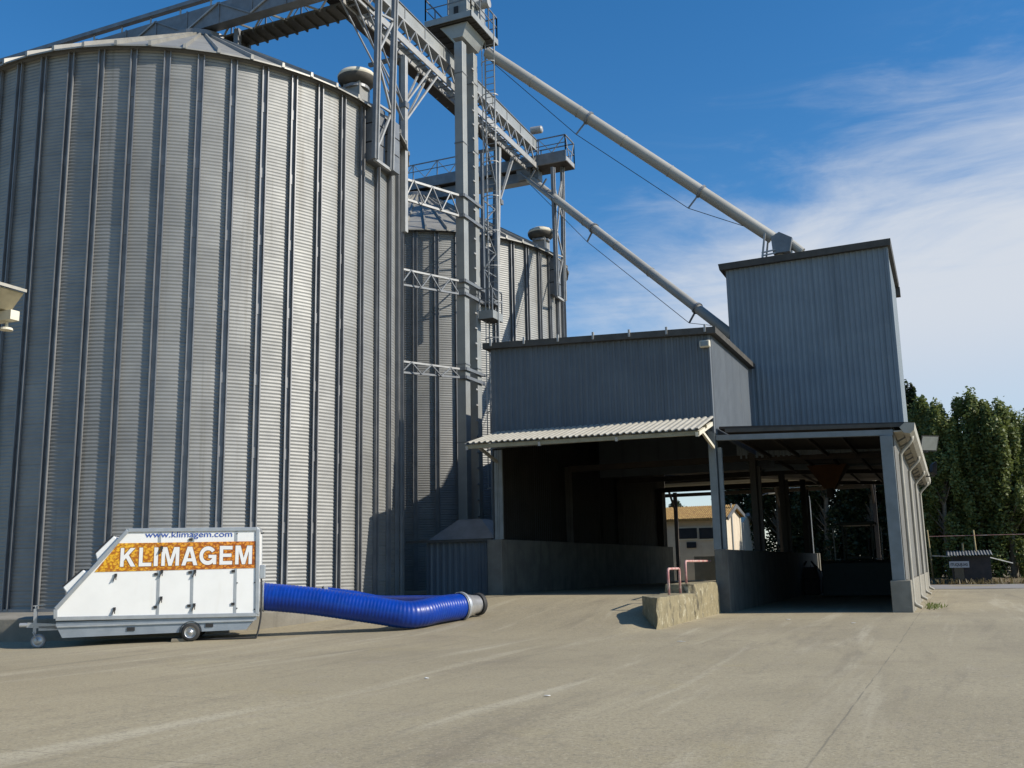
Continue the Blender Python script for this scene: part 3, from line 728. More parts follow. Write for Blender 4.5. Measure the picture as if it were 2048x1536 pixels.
# ------------------------------------------------------------------ intake building
YF = 30.0; XL, XM, XR = -13.8, -6.3, -1.25
YE = 52.0
BD = thing('intake_shed', 'blue grey corrugated grain intake shed with a tower and two open bays', 'shed', (XM, YF, 0))
def corrugated(p, q, ztop0, ztop1, zbot0, zbot1, pitch, depth, n_):
    """trapezoidal sheet from p to q (xy), outward normal n_"""
    m = MB(); p, q, n_ = Vector(p), Vector(q), Vector(n_); L = (q-p).length; N = max(2, int(L/pitch)); d = (q-p)/L
    pts = []
    for k in range(N):
        for (a, b) in ((0, 0), (.42, 0), (.56, depth), (.86, depth)): pts.append(((k+a)*L/N, b))
    pts.append((L, 0))
    for (s0, b0), (s1, b1) in zip(pts[:-1], pts[1:]):
        A, Bv = p+d*s0+n_*b0, p+d*s1+n_*b1; k0, k1 = s0/L, s1/L
        m.quad((A.x, A.y, zbot0+(zbot1-zbot0)*k0), (Bv.x, Bv.y, zbot0+(zbot1-zbot0)*k1), (Bv.x, Bv.y, ztop0+(ztop1-ztop0)*k1), (A.x, A.y, ztop0+(ztop1-ztop0)*k0))
    return m
ZLl, ZLr = 8.86, 8.52        # low block wall top, left and right
ZC = 5.45                    # bottom of the low block cladding
corrugated((XL, YF, 0), (XM, YF, 0), ZLl, ZLr, ZC, ZC, .19, .035, (0, -1, 0)).build('front_cladding', clad_m, BD)
corrugated((XM, YF, 0), (XM, 36.7, 0), ZLr, ZLr+.1, 5.4, 5.4, .19, .035, (1, 0, 0)).build('side_cladding', clad_m, BD)
corrugated((XL, 41.2, 0), (XL, YF, 0), ZLl, ZLl, 2.4, 2.4, .19, .035, (-1, 0, 0)).build('side_cladding', clad_m, BD)
m = MB(); m.box(XL, XM, 41.15, 41.2, 5.3, 8.8); m.build('rear_cladding', clad_m, BD)
# low roof with dark flashing
m = MB(); lx, rx = XL-.22, XM+.22
m.hexa([(lx, YF-.22, ZLl), (rx, YF-.22, ZLr), (rx, 36.6, ZLr+.08), (lx, 36.6, ZLl+.02)], [(lx, YF-.22, ZLl+.2), (rx, YF-.22, ZLr+.2), (rx, 36.6, ZLr+.26), (lx, 36.6, ZLl+.2)])
m.hexa([(lx, 36.6, ZLl), (XM-.75, 36.6, ZLr), (XM-.75, 41.3, ZLr+.08), (lx, 41.3, ZLl)], [(lx, 36.6, ZLl+.2), (XM-.75, 36.6, ZLr+.2), (XM-.75, 41.3, ZLr+.2), (lx, 41.3, ZLl+.2)])
m.build('roof', trim_m, BD)
for i in range(7):
    x = XL+.1+(XM-XL-.2)*i/6; z = ZLl+(ZLr-ZLl)*i/6
    m = MB(); m.box(x-.03, x+.03, YF-.26, YF-.18, z+.06, z+.3); m.build('roof_bracket', steel_l, BD)
# tower
TY0, TY1, TX0, TX1, TZ = 36.75, 42.5, -6.95, -1.2, 12.55
corrugated((TX0, TY0, 0), (TX1, TY0, 0), TZ, TZ+.08, 9.06, 9.06, .19, .03, (0, -1, 0)).build('front_cladding', cladt_m, BD)
corrugated((TX0, TY0-.02, 0), (TX1, TY0-.02, 0), 9.12, 9.12, 5.3, 5.3, .19, .035, (0, -1, 0)).build('front_cladding', cladt_m, BD)
corrugated((TX1, TY0, 0), (TX1, TY1, 0), TZ+.08, TZ, 5.3, 5.3, .19, .03, (1, 0, 0)).build('side_cladding', cladt_m, BD)
corrugated((TX0, TY1, 0), (TX0, TY0, 0), TZ, TZ, 5.3, 5.3, .19, .03, (-1, 0, 0)).build('side_cladding', cladt_m, BD)
m = MB(); m.box(TX0, TX1, TY1-.03, TY1, 5.3, TZ); m.build('rear_cladding', cladt_m, BD)
m = MB(); m.box(TX1-.02, TX1+.06, TY0-.06, TY0+.1, 5.3, TZ+.05); m.build('corner_trim', cladt_m, BD)
m = MB(); m.hexa([(TX0-.22, TY0-.2, TZ-.02), (TX1+.16, TY0-.2, TZ+.06), (TX1+.16, TY1+.3, TZ), (TX0-.22, TY1+.3, TZ)],
                 [(TX0-.26, TY0-.22, TZ+.22), (TX1+.18, TY0-.22, TZ+.30), (TX1+.18, TY1+.3, TZ+.22), (TX0-.26, TY1+.3, TZ+.22)]); m.build('roof', trim_m, BD)
m = MB(); m.box(TX1+.0, TX1+.2, TY1-.1, TY1+.28, TZ-.35, TZ-.0); m.build('gutter_end', trim_m, BD)
# main roof over the right bay and rear, gutter on the right
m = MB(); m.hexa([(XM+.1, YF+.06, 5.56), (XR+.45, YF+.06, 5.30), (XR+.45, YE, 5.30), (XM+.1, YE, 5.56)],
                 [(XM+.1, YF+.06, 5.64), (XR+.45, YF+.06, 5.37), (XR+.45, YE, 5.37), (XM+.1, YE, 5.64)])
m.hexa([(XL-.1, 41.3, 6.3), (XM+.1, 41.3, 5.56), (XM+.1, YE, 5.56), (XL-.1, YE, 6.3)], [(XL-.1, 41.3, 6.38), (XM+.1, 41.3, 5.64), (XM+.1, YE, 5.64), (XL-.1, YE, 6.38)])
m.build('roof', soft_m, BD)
m = MB(); m.hexa([(XM+.28, YF+.02, 5.44), (XR+.3, YF+.02, 5.24), (XR+.3, YF+.055, 5.24), (XM+.28, YF+.055, 5.44)],
                 [(XM+.28, YF+.02, 5.56), (XR+.3, YF+.02, 5.34), (XR+.3, YF+.055, 5.34), (XM+.28, YF+.055, 5.56)]); m.build('roof_fascia', trim_m, BD)
pr = [(-.0, .12), (-.14, .0), (-.04, -.16), (.12, -.2), (.24, -.1), (.27, .1), (.22, .1)]
m = MB(); gxx, gzz = XR+.33, 5.22
pts0 = [(gxx+x, YF-.1, gzz+z) for x, z in pr]; pts1 = [(gxx+x, YE, gzz+z) for x, z in pr]
for i in range(len(pr)-1): m.quad(pts0[i], pts0[i+1], pts1[i+1], pts1[i])
m.f.append(tuple(range(len(m.v), len(m.v)+len(pr)))); m.v += pts0
m.build('gutter', canopy_m, BD)
m = MB(); m.box(XR+.02, XR+.34, YF-.02, YE, 5.1, 5.14); m.build('eave_soffit', canopy_m, BD)
y = YF+1.2
while y < YE:
    m = MB(); m.bar((XR+.05, y, 4.95), (XR+.34, y, 5.1), .05); m.build('eave_bracket', steel, BD); y += 1.57
# frames: columns and beams
for i, y in enumerate((YF, 36.7, 43.4, 50.1)):
    zb = .96
    m = MB(); m.box(XR-.36, XR-.02, y-.02, y+.26, zb, 5.02); bevel(m.build('column', post_m if i == 0 else bayshade_m, BD), .015)  # columns behind the front frame get a darker colour as painted shade
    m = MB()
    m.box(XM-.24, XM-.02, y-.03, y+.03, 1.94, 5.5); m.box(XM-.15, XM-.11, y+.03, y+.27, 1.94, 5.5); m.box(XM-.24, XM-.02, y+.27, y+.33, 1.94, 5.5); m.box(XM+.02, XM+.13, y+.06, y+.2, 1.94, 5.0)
    m.build('column', post_m if i == 0 else bayshade_m, BD)
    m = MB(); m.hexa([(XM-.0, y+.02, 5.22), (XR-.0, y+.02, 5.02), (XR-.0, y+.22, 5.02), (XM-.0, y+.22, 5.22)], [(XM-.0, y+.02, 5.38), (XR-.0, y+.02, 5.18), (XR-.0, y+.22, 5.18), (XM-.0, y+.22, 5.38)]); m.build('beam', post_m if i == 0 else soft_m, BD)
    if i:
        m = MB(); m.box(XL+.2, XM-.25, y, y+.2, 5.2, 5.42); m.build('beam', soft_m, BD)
    m = MB(); m.box(XL+.03, XL+.13, y+.02, y+.1, 2.45, 5.4); m.box(XL+.14, XL+.19, y+.02, y+.24, 2.45, 5.4); m.box(XL+.2, XL+.32, y+.02, y+.1, 2.45, 5.4); m.build('column', post_m if i == 0 else bayshade_m, BD)
for i in range(5):
    x = XM+.5+i*1.0; m = MB(); m.box(x, x+.07, YF+.4, YE, 5.26-i*.03, 5.38-i*.03); m.build('purlin', soft_m, BD)
# canopy over the left bay
ce0, ce1 = Vector((XL+.15, 27.55, 5.36)), Vector((XM+.05, 27.55, 5.27)); cw0, cw1 = Vector((XL+.12, YF-.04, 5.98)), Vector((XM-.02, YF-.04, 5.93))
m = MB(); N = 38
def cp(u, v, dz): return ce0+(ce1-ce0)*u+(cw0-ce0)*v*(1-u)+(cw1-ce1)*v*u+Vector((0, 0, dz))
us = []
for k in range(N):
    for a, dz in ((0, 0), (.35, 0), (.5, .042), (.82, .042)): us.append(((k+a)/N, dz))
us.append((1, 0))
for (ua, za), (ub, zb) in zip(us[:-1], us[1:]):
    m.quad(cp(ua, 0, za), cp(ub, 0, zb), cp(ub, 1, zb), cp(ua, 1, za))
    m.quad(cp(ua, 0, za), cp(ua, 0, za-.02), cp(ub, 0, zb-.02), cp(ub, 0, zb))
m.build('canopy_sheet', canopy_m, BD)
m = MB(); m.bar(ce0+Vector((.02, .12, -.1)), ce1+Vector((-.02, .12, -.1)), .08, .12); m.build('canopy_purlin', soffit_m, BD)
m = MB(); m.bar(cp(0, .5, -.09), cp(1, .5, -.09), .08, .12); m.build('canopy_purlin', soffit_m, BD)
for u in (.0, .33, .66, 1.0):
    m = MB(); m.bar(cp(u, .03, -.16)+Vector((-.08 if u == 1 else .05, 0, 0)), cp(u, 1, -.2)+Vector((-.08 if u == 1 else .05, 0, 0)), .08, .12)
    if u in (0, 1): m.bar(cp(u, .35, -.2)+Vector((-.08 if u == 1 else .05, 0, 0)), Vector((cp(u, 1, 0).x-.05 if u == 1 else cp(u, 1, 0).x+.05, YF-.06, 5.0)), .07, .09)
    m.build('canopy_bracket', cream_m if u == 1 else steel_l, BD)
# walls
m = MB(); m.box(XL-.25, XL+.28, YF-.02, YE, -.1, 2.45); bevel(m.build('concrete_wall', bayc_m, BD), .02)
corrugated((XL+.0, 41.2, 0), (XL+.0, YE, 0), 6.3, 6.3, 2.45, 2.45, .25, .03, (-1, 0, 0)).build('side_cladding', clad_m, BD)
m = MB(); m.box(XL-.02, XL+.0, YF+.3, YE, 2.45, 8.7); m.build('lining', bayshade_m, BD)
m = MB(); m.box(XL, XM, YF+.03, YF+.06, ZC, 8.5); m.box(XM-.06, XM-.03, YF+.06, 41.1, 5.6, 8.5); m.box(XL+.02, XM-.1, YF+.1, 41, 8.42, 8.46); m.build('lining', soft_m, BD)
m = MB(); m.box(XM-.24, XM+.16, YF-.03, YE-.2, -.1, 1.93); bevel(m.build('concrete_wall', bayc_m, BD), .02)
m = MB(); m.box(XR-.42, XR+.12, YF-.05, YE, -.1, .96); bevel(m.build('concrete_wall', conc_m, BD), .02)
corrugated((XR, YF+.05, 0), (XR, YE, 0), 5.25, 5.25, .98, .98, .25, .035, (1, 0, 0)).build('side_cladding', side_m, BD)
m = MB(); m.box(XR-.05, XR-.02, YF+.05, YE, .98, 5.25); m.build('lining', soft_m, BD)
# downpipes
for y in (30.9, 37.2, 43.5, 49.8):
    X0 = XR+.115; z0 = gz(X0, y)
    m = MB()
    m.tube([(X0+.36, y, 5.06), (X0+.34, y, 4.94), (X0+.26, y, 4.84), (X0+.08, y, 4.66), (X0, y, 4.54), (X0, y, 4.3), (X0, y, .5), (X0, y, z0+.26), (X0+.05, y-.02, z0+.17), (X0+.2, y-.06, z0+.10)], .052, 14)
    o = m.build('downpipe', canopy_m, BD, smooth=True)
# rear canopy seen through the left bay
m = MB(); m.hexa([(XL-2.3, YE+.1, 6.55), (-3.5, YE+.1, 6.45), (-3.5, 58.5, 5.75), (XL-2.3, 58.5, 5.85)], [(XL-2.3, YE+.1, 6.6), (-3.5, YE+.1, 6.5), (-3.5, 58.5, 5.8), (XL-2.3, 58.5, 5.9)]); m.build('rear_canopy', canopy_m, BD)
for i in range(4):
    k = i/3; m = MB(); y = YE+.2+k*6.1; z = 6.42-k*.72; m.box(XL-2.2, -3.6, y, y+.16, z-.2, z); m.build('purlin', soft_m, BD)
for x in (at_y(1352, 1050, 58.1).x-.1, -8.9, -3.8):
    m = MB(); m.box(x, x+.2, 58.1, 58.3, .1, 5.75); m.build('canopy_post', soft_m, BD)
    m = MB(); m.bar((x+.1, 58.2, 4.6), (x+.1, 56.8, 5.75), .1); m.build('canopy_brace', soft_m, BD)
m = MB(); m.box(XL-.3, -6.9, 59.0, 59.2, 0, 2.0); bevel(m.build('retaining_wall', conc_m), .02)
tag(bpy.data.objects['retaining_wall'], 'low concrete wall behind the left bay, below the tiled house', 'wall')

# lamps on the shed
def floodlight(label, base, head, face, k=1.45):
    base, head = Vector(base), Vector(head)
    r_ = thing('floodlight', label, 'lamp', base, group='floodlights along the gutter')
    m = MB(); m.tube([base, head], .028, 8); m.build('arm', dark_m, r_)
    f = Vector(face).normalized(); a = f.cross(Vector((0, 0, 1))).normalized(); b = a.cross(f)
    a = a*k; b = b*k; c = head+b*.22
    m = MB(); m.hexa([c-a*.26-b*.2, c+a*.26-b*.2, c+a*.26+b*.2, c-a*.26+b*.2], [c-f*.14-a*.17-b*.12, c-f*.14+a*.17-b*.12, c-f*.14+a*.17+b*.12, c-f*.14-a*.17+b*.12]); m.build('housing', dark_m, r_)
    m = MB(); m.hexa([c-a*.23-b*.17+f*.002, c+a*.23-b*.17+f*.002, c+a*.23+b*.17+f*.002, c-a*.23+b*.17+f*.002], [c-a*.23-b*.17+f*.012, c+a*.23-b*.17+f*.012, c+a*.23+b*.17+f*.012, c-a*.23+b*.17+f*.012]); m.build('glass', lampg_m, r_)
h1 = at_y(1856, 904, 38.5); floodlight('nearer floodlight on its arm below the shed gutter', (XR+.03, 38.3, h1.z-.02), h1, (.62, -.72, -.34))
h2 = at_y(1869, 952, 46.5); floodlight('farther floodlight on its arm below the shed gutter, seen edge on', (XR+.03, 46.3, h2.z-.02), h2, (.95, .25, -.1))
P = at_y(1411, 689, YF-.08)
r_ = thing('wall_lamp', 'small white bulkhead lamp high on the corner of the low shed front', 'lamp', P)
m = MB(); m.box(P.x-.17, P.x+.15, YF-.2, YF-.04, P.z-.1, P.z+.12); bevel(m.build('housing', cream_m, r_), .03)
m = MB(); m.box(P.x-.13, P.x+.11, YF-.225, YF-.202, P.z-.07, P.z+.08); m.build('lens', lampg_m, r_)

# dark lean-to beside the elevator
x0 = at_y(853, 1140, 30.6).x
L = thing('lean_to', 'dark low corrugated lean-to between the front silo and the open bay', 'shed', (-15.5, 30.6, .5))
corrugated((x0, 30.6, 0), (XL-.28, 30.6, 0), 2.42, 2.42, .3, .3, .22, .03, (0, -1, 0)).build('front_cladding', clad_m, L)
m = MB(); m.hexa([(x0-.7, 30.4, 2.42), (XL-.27, 30.4, 2.42), (XL-.27, 33.2, 2.55), (x0-.7, 33.2, 2.55)], [(x0-.7, 30.4, 2.5), (XL-.27, 30.4, 2.5), (XL-.27, 33.2, 2.63), (x0-.7, 33.2, 2.63)]); m.build('roof', trim_m, L)
m = MB(); m.box(x0, XL-.28, 33.0, 33.05, .3, 2.4); m.build('rear_cladding', soft_m, L)
ha, hb = at_y(870, 1079, 31.2), at_y(992, 1079, 31.2); hc, hd = at_y(925, 1040, 31.8), at_y(970, 1044, 31.8)
m = MB(); m.hexa([(ha.x, 30.7, 2.52), (XL-.3, 30.7, 2.52), (XL-.3, 32.9, 2.62), (ha.x, 32.9, 2.62)], [(hc.x, 31.5, hc.z), (hd.x, 31.5, hc.z), (hd.x, 32.2, hc.z), (hc.x, 32.2, hc.z)]); m.build('hopper_hood', steel, L)

# ------------------------------------------------------------------ stepped concrete block with rails
XB0, XB1 = -7.2, -6.37
BL = thing('concrete_barrier', 'stepped stained concrete barrier beside the ramp, with rails on top', 'barrier', (XB1, 26, 0))
m = MB()
def ragged(y0, y1, z1, n=14, skew=0):
    # chipped block: subdivided box with small offsets
    b = MB(); nx_, ny_, nz_ = 5, n, 6; idx = {}
    for i in range(nx_+1):
        for j in range(ny_+1):
            for k in range(nz_+1):
                if 0 < i < nx_ and 0 < j < ny_ and 0 < k < nz_: continue
                x, z = XB0+(XB1-XB0)*i/nx_, -.1+(z1+.1)*k/nz_; ya_ = y0+skew*(1-i/nx_); y = ya_+(y1-ya_)*j/ny_
                e = sum((i in (0, nx_), j in (0, ny_), k in (0, nz_)))
                s_ = .007 if e == 1 else .022
                if j == 0 and i == nx_: s_ = .07
                idx[i, j, k] = len(b.v); b.v.append((x-abs(rnd.gauss(0, s_))*(1 if i == nx_ else (-1 if i == 0 else 0)), y+(abs(rnd.gauss(0, s_)) if j == 0 else 0), z-(abs(rnd.gauss(0, s_*.7)) if k == nz_ else 0)))
    def face(fn, A, Bn):
        for a_ in range(A):
            for c_ in range(Bn):
                b.f.append((fn(a_, c_), fn(a_+1, c_), fn(a_+1, c_+1), fn(a_, c_+1)))
    face(lambda a_, c_: idx[a_, 0, c_], nx_, nz_); face(lambda a_, c_: idx[nx_, a_, c_], ny_, nz_)
    face(lambda a_, c_: idx[nx_-a_, ny_, c_], nx_, nz_); face(lambda a_, c_: idx[0, ny_-a_, c_], ny_, nz_)
    face(lambda a_, c_: idx[a_, c_, nz_], nx_, ny_)
    return b
bevel(ragged(22.85, 26.55, .77, skew=1.45).build('low_block', block_m, BL), .015); bevel(ragged(26.5, 29.6, 1.01).build('high_block', block_m, BL), .015)
def hoop(pts, r_=.032):
    out = []
    for i, p in enumerate(pts):
        p = Vector(p)
        if 0 < i < len(pts)-1:
            a, b = Vector(pts[i-1]), Vector(pts[i+1]); k = .09
            pa, pb = p+(a-p).normalized()*k, p+(b-p).normalized()*k
            out += [pa, p*.5+(pa+pb)*.25, pb]
        else: out.append(p)
    return MB().tube(out, r_, 10)
hoop([(-6.66, 25.0, .7), (-6.66, 25.0, 1.41), (-6.66, 26.15, 1.41), (-6.66, 26.15, .7)]).build('handrail', red_m, BL, smooth=True)
hoop([(-6.66, 26.85, .92), (-6.66, 26.85, 1.6), (-6.66, 29.95, 1.6)]).build('handrail', red_m, BL, smooth=True)

# ------------------------------------------------------------------ cooling trailer
TO = at_z(381, 1283, gz(-16.2, 18.4)); TA = R(35.5)
tu = Vector((math.cos(TA), math.sin(TA), 0)); tv = Vector((-math.sin(TA), math.cos(TA), 0))
TR = thing('cooling_trailer', 'white grain cooling trailer with a sloping front and orange KLIMAGEM band', 'trailer', TO, TA)
def tl(px, py, v=0.0):
    d = ray(px, py); t_ = (TO+tv*v-CAM).dot(tv)/d.dot(tv); P = CAM+d*t_-TO
    return (P.dot(tu), v, P.z)
def tc3(cx, cy, v=0.0): return tl(cx/3.657, 1000+cy/3.657, v)     # from the first close-up's pixels
WT = 1.75
def tprism(pts, v0, v1):
    return MB().hexa([(p[0], v0, p[2]) for p in pts], [(p[0], v1, p[2]) for p in pts])
body = [tc3(*p) for p in ((405, 885), (405, 805), (935, 215), (1895, 205), (1888, 845))]
o = tprism(body, .03, WT-.03).build('body', white_m, TR, True)
cb = lambda p, q, w_, v=0.0, h=None: MB().hexa(*[[(x[0]+dx, v-.012, x[2]+dz) for x, dx, dz in L_] for L_ in ()]) if False else None
def edge_bar(a, b, w_, v0, v1, name='frame_profile', mt=alu_m):
    a, b = Vector((a[0], 0, a[2])), Vector((b[0], 0, b[2])); d = (b-a).normalized(); n_ = Vector((-d.z, 0, d.x))*(w_/2)
    m = MB(); q = [a-n_, b-n_, b+n_, a+n_]
    m.hexa([(p.x, v0, p.z) for p in q], [(p.x, v1, p.z) for p in q]); return m.build(name, mt, TR, True)
fr = [tc3(*p) for p in ((405, 870), (405, 800), (935, 222), (1885, 212), (1880, 838))]
for i in range(5):
    a, b = fr[i], fr[(i+1) % 5]
    o = edge_bar(a, b, .09, 0, .05 if i != 4 else .06); bevel(o, .012)
    edge_bar(a, b, .09, WT-.05, WT)
for i in range(1, 5):
    c = fr[i]; m = MB(); m.bar((c[0], .05, c[2]), (c[0], WT-.05, c[2]), .085); m.build('frame_profile', alu_m, TR, True)
for (a, b) in (((1168, 230), (1150, 850)), ((1412, 230), (1398, 840)), ((1727, 230), (1716, 832))):
    edge_bar(tc3(*a), tc3(*b), .065, .024, .04, 'divider')
# chassis and skirt
edge_bar(tc3(405, 912), tc3(1875, 862), .10, .05, .12, 'chassis_rail', zinc_m)
edge_bar(tc3(415, 928), tc3(1860, 880), .035, .015, .06, 'chassis_rail', alu_m)
sk = [tc3(*p) for p in ((412, 935), (450, 1010), (1800, 948), (1850, 885))]
tprism(sk, .05, WT-.05).build('skirt', zinc_m, TR, True)
for (x, y) in ((955, 945), (1530, 917)):
    c = tc3(x, y); m = MB(); m.box(c[0]-.085, c[0]+.085, .03, .05, c[2]-.04, c[2]+.04); m.build('reflector', dark_m, TR, True)
# wheels
wc = tc3(1393, 965); wr = wc[2]-.005
wr = min(max(wr, .2), .32)
for v0, v1 in ((-.06, .14), (WT-.14, WT+.06)):
    s_ = 1 if v0 < 0 else -1; c = (wc[0], v0 if s_ == 1 else v1, wr)
    m = MB(); m.lathe([(wr*.62, .0), (wr*.80, -.0), (wr*.94, .015), (wr, .05), (wr, .15), (wr*.94, .19), (wr*.6, .2)], c, 36, (0, s_, 0))
    wh = m.build('wheel', tyre_m, TR, True, True)
    m = MB(); m.lathe([(wr*.66, .01), (wr*.60, .0), (wr*.56, .05), (wr*.40, .06), (wr*.34, .03), (wr*.2, .03), (wr*.17, -.01), (0, -.01)], c, 30, (0, s_, 0)); m.build('rim', rim_m, wh, True, True)
m = MB(); m.lathe([(wr*1.18, 0), (wr*1.18, .22)], (wc[0], -.04, wr), 36, (0, 1, 0)); m.v = [v for v in m.v]; 
m = MB()
n = 16
for k in range(n):
    a0, a1 = math.pi*k/n, math.pi*(k+1)/n; R1, R2 = wr*1.12, wr*1.18
    P_ = lambda r_, a_, v: (wc[0]+r_*math.cos(a_), v, wr+r_*math.sin(a_))
    m.hexa([P_(R1, a0, .0), P_(R2, a0, .0), P_(R2, a1, .0), P_(R1, a1, .0)], [P_(R1, a0, .2), P_(R2, a0, .2), P_(R2, a1, .2), P_(R1, a1, .2)])
m.build('mudguard', dark_m, TR, True)
# drawbar and jockey wheel
VJ = .5
a, b = tc3(200, 915, VJ), tc3(430, 925, VJ)
m = MB(); m.bar(a, b, .08, .11); m.bar(tc3(285, 940, VJ), tc3(430, 935, VJ), .08, .10); m.build('drawbar', alu_m, TR, True)
m = MB(); m.lathe([(0, 0), (.05, 0), (.05, .18), (0, .18)], (a[0]-.16, VJ, a[2]), 12, (1, 0, 0)); m.build('coupling', alu_m, TR, True)
jt, jb = tc3(262, 795, VJ), tc3(254, 985, VJ); jw = tc3(280, 1035, VJ)
gj = gz(*(TO+tu*jw[0]+tv*VJ)[:2])-TO.z; jr = .155
jz = gj+jr
m = MB(); m.bar((jb[0], VJ, jz+jr+.02), jt, .07); m.bar((jt[0], VJ, jt[2]), (jt[0], VJ, jt[2]+.06), .03); m.bar((jt[0]-.06, VJ, jt[2]+.06), (jt[0]+.2, VJ, jt[2]+.08), .02); m.build('jockey_post', alu_m, TR, True)
m = MB(); m.bar((jb[0]-.03, VJ-.07, jz+jr+.05), (jw[0], VJ-.07, jz), .05, .012); m.bar((jb[0]-.03, VJ+.07, jz+jr+.05), (jw[0], VJ+.07, jz), .05, .012); m.build('jockey_fork', alu_m, TR, True)
m = MB(); m.lathe([(jr*.78, -.045), (jr, -.035), (jr, .035), (jr*.78, .045)], (jw[0], VJ, jz), 28, (0, 1, 0)); j = m.build('jockey_wheel', mat('grey rubber', (.30, .31, .33), (.25, .26, .28), 6, .7), TR, True, True)
m = MB(); m.lathe([(jr*.78, -.04), (jr*.62, -.02), (jr*.5, -.05), (0, -.05)], (jw[0], VJ, jz), 24, (0, 1, 0)); m.build('rim', alu_m, j, True, True)
# fan shrouds on the slope
sa, sb = Vector(tc3(405, 805)), Vector(tc3(935, 215)); sd = (sb-sa).normalized(); sn = Vector((-sd.z, 0, sd.x))
if sn.x > 0: sn = -sn
for q in (((668, 432), (690, 392), (825, 262), (868, 292)), ((447, 668), (452, 640), (600, 512), (645, 540))):
    for v0, v1 in ((.10, .82), (.93, 1.65)):
        P4 = [Vector(tc3(*p)) for p in q]
        lo = [sa+sd*((p-sa).dot(sd)) for p in (P4[0], P4[3])]
        a_, b_ = P4[1], P4[2]
        m = MB(); quad_ = [lo[0], a_, b_, lo[1]]
        m.hexa([(p.x, v0, p.z) for p in quad_], [(p.x, v1, p.z) for p in quad_])
        f = m.build('fan_hood', white_m if v0 < .5 else zinc_m, TR, True); bevel(f, .02)
        m = MB(); dn_ = (b_-a_).normalized(); nn = Vector((-dn_.z, 0, dn_.x)); nn = nn if nn.x < 0 else -nn
        for k in range(9):
            c0 = a_+(b_-a_)*(.06+.88*k/8); m.bar((c0.x+nn.x*.02, v0+.04, c0.z+nn.z*.02), (c0.x+nn.x*.02, v1-.04, c0.z+nn.z*.02), .06, .03)
        for vv in (v0+.04, (v0+v1)/2, v1-.04):
            m.bar((a_.x+nn.x*.02, vv, a_.z+nn.z*.02), (b_.x+nn.x*.02, vv, b_.z+nn.z*.02), .026, .03)
        m.build('fan_grille', dark_m, f, True)
# orange band and lettering
bp = [tc3(*p) for p in ((868, 316), (690, 527), (1868, 497), (1868, 301))]
bm = MB(); bm.quad(*[(p[0], .008, p[2]) for p in bp])
bm = tprism(bp, .0215, .0285); band = bm.build('colour_band', band_m, TR, True)
def text_mesh(s_, name, mt, x0, z0, width, height, shear_z, v, off, parent, ext=.003):
    cu = bpy.data.curves.new(name, 'FONT'); cu.body = s_; cu.size = 1; cu.extrude = 0; cu.offset = off; cu.resolution_u = 8
    ob = bpy.data.objects.new(name+'_tmp', cu); col.objects.link(ob)
    dg = bpy.context.evaluated_depsgraph_get(); me = bpy.data.meshes.new_from_object(ob.evaluated_get(dg))
    bpy.data.objects.remove(ob); bpy.data.curves.remove(cu)
    X = [q.co.x for q in me.vertices]; Y = [q.co.y for q in me.vertices]
    cap = [y for y in Y]
    xa, xb = min(X), max(X); top = max(Y)
    base = 0
    for q in me.vertices:
        u = (q.co.x-xa)/(xb-xa); z = (q.co.y-base)/(top-base)*height
        q.co = (x0+u*width, v, z0+z+shear_z*u)
    me.polygons.foreach_set('use_smooth', [False]*len(me.polygons))
    for at in ('custom_normal', 'sharp_face'):
        if at in me.attributes: me.attributes.remove(me.attributes[at])
    me.materials.clear(); me.materials.append(mt)
    o = bpy.data.objects.new(name, me); col.objects.link(o); o.parent = parent
    return o
arc = lambda a0, a1, r_, n: [(.5+r_*math.cos(R(a0+(a1-a0)*k/n)), .5+r_*math.sin(R(a0+(a1-a0)*k/n))) for k in range(n+1)]
Mg = [[(0, 0), (.2, 0), (.2, .70), (.41, 0), (.59, 0), (.8, .70), (.8, 0), (1, 0), (1, 1), (.70, 1), (.5, .34), (.30, 1), (0, 1)]]
Ah = [(0, 0), (.25, 0), (.32, .21), (.5, .21), (.5, .38), (.375, .38), (.5, .76), (.5, 1), (.355, 1)]
GL = {'K': [[(0, 0), (.23, 0), (.23, .31), (.37, .46), (.70, 0), (1, 0), (.54, .62), (.95, 1), (.64, 1), (.23, .60), (.23, 1), (0, 1)]],
      'L': [[(0, 0), (1, 0), (1, .19), (.29, .19), (.29, 1), (0, 1)]], 'I': [[(0, 0), (1, 0), (1, 1), (0, 1)]], 'M': Mg,
      'A': [Ah, [(1-x, y) for x, y in reversed(Ah)]],
      'G': [arc(36, 300, .5, 20)+[(.80, .13), (.82, .03), (1, .03), (1, .54), (.54, .54), (.54, .37), (.79, .37)]+arc(-32, -324, .29, 18)],
      'E': [[(0, 0), (1, 0), (1, .19), (.27, .19), (.27, .41), (.93, .41), (.93, .59), (.27, .59), (.27, .81), (1, .81), (1, 1), (0, 1)]]}
spans = (('K', 239.5, 270.3), ('L', 277, 302), ('I', 307, 315), ('M', 322, 357.5), ('A', 362.5, 394.5), ('G', 398, 432), ('E', 438.5, 464), ('M', 470, 503.5))
def base_y(px): return 1133.6+(1128.0-1133.6)*(px-239.5)/264
def capitals(dx, dz, v, mt, name):
    m = MB()
    for ch, xa, xb in spans:
        p0, p1, p2, p3 = tl(xa, base_y(xa)), tl(xb, base_y(xb)), tl(xa, base_y(xa)-37.6), tl(xb, base_y(xb)-37.0)
        for poly in GL[ch]:
            m.quad(*[(p0[0]+(p1[0]-p0[0])*x+dx, v, (p0[2]*(1-x)+p1[2]*x)*(1-y)+(p2[2]*(1-x)+p3[2]*x)*y+dz) for x, y in poly])
    return m
m = MB()
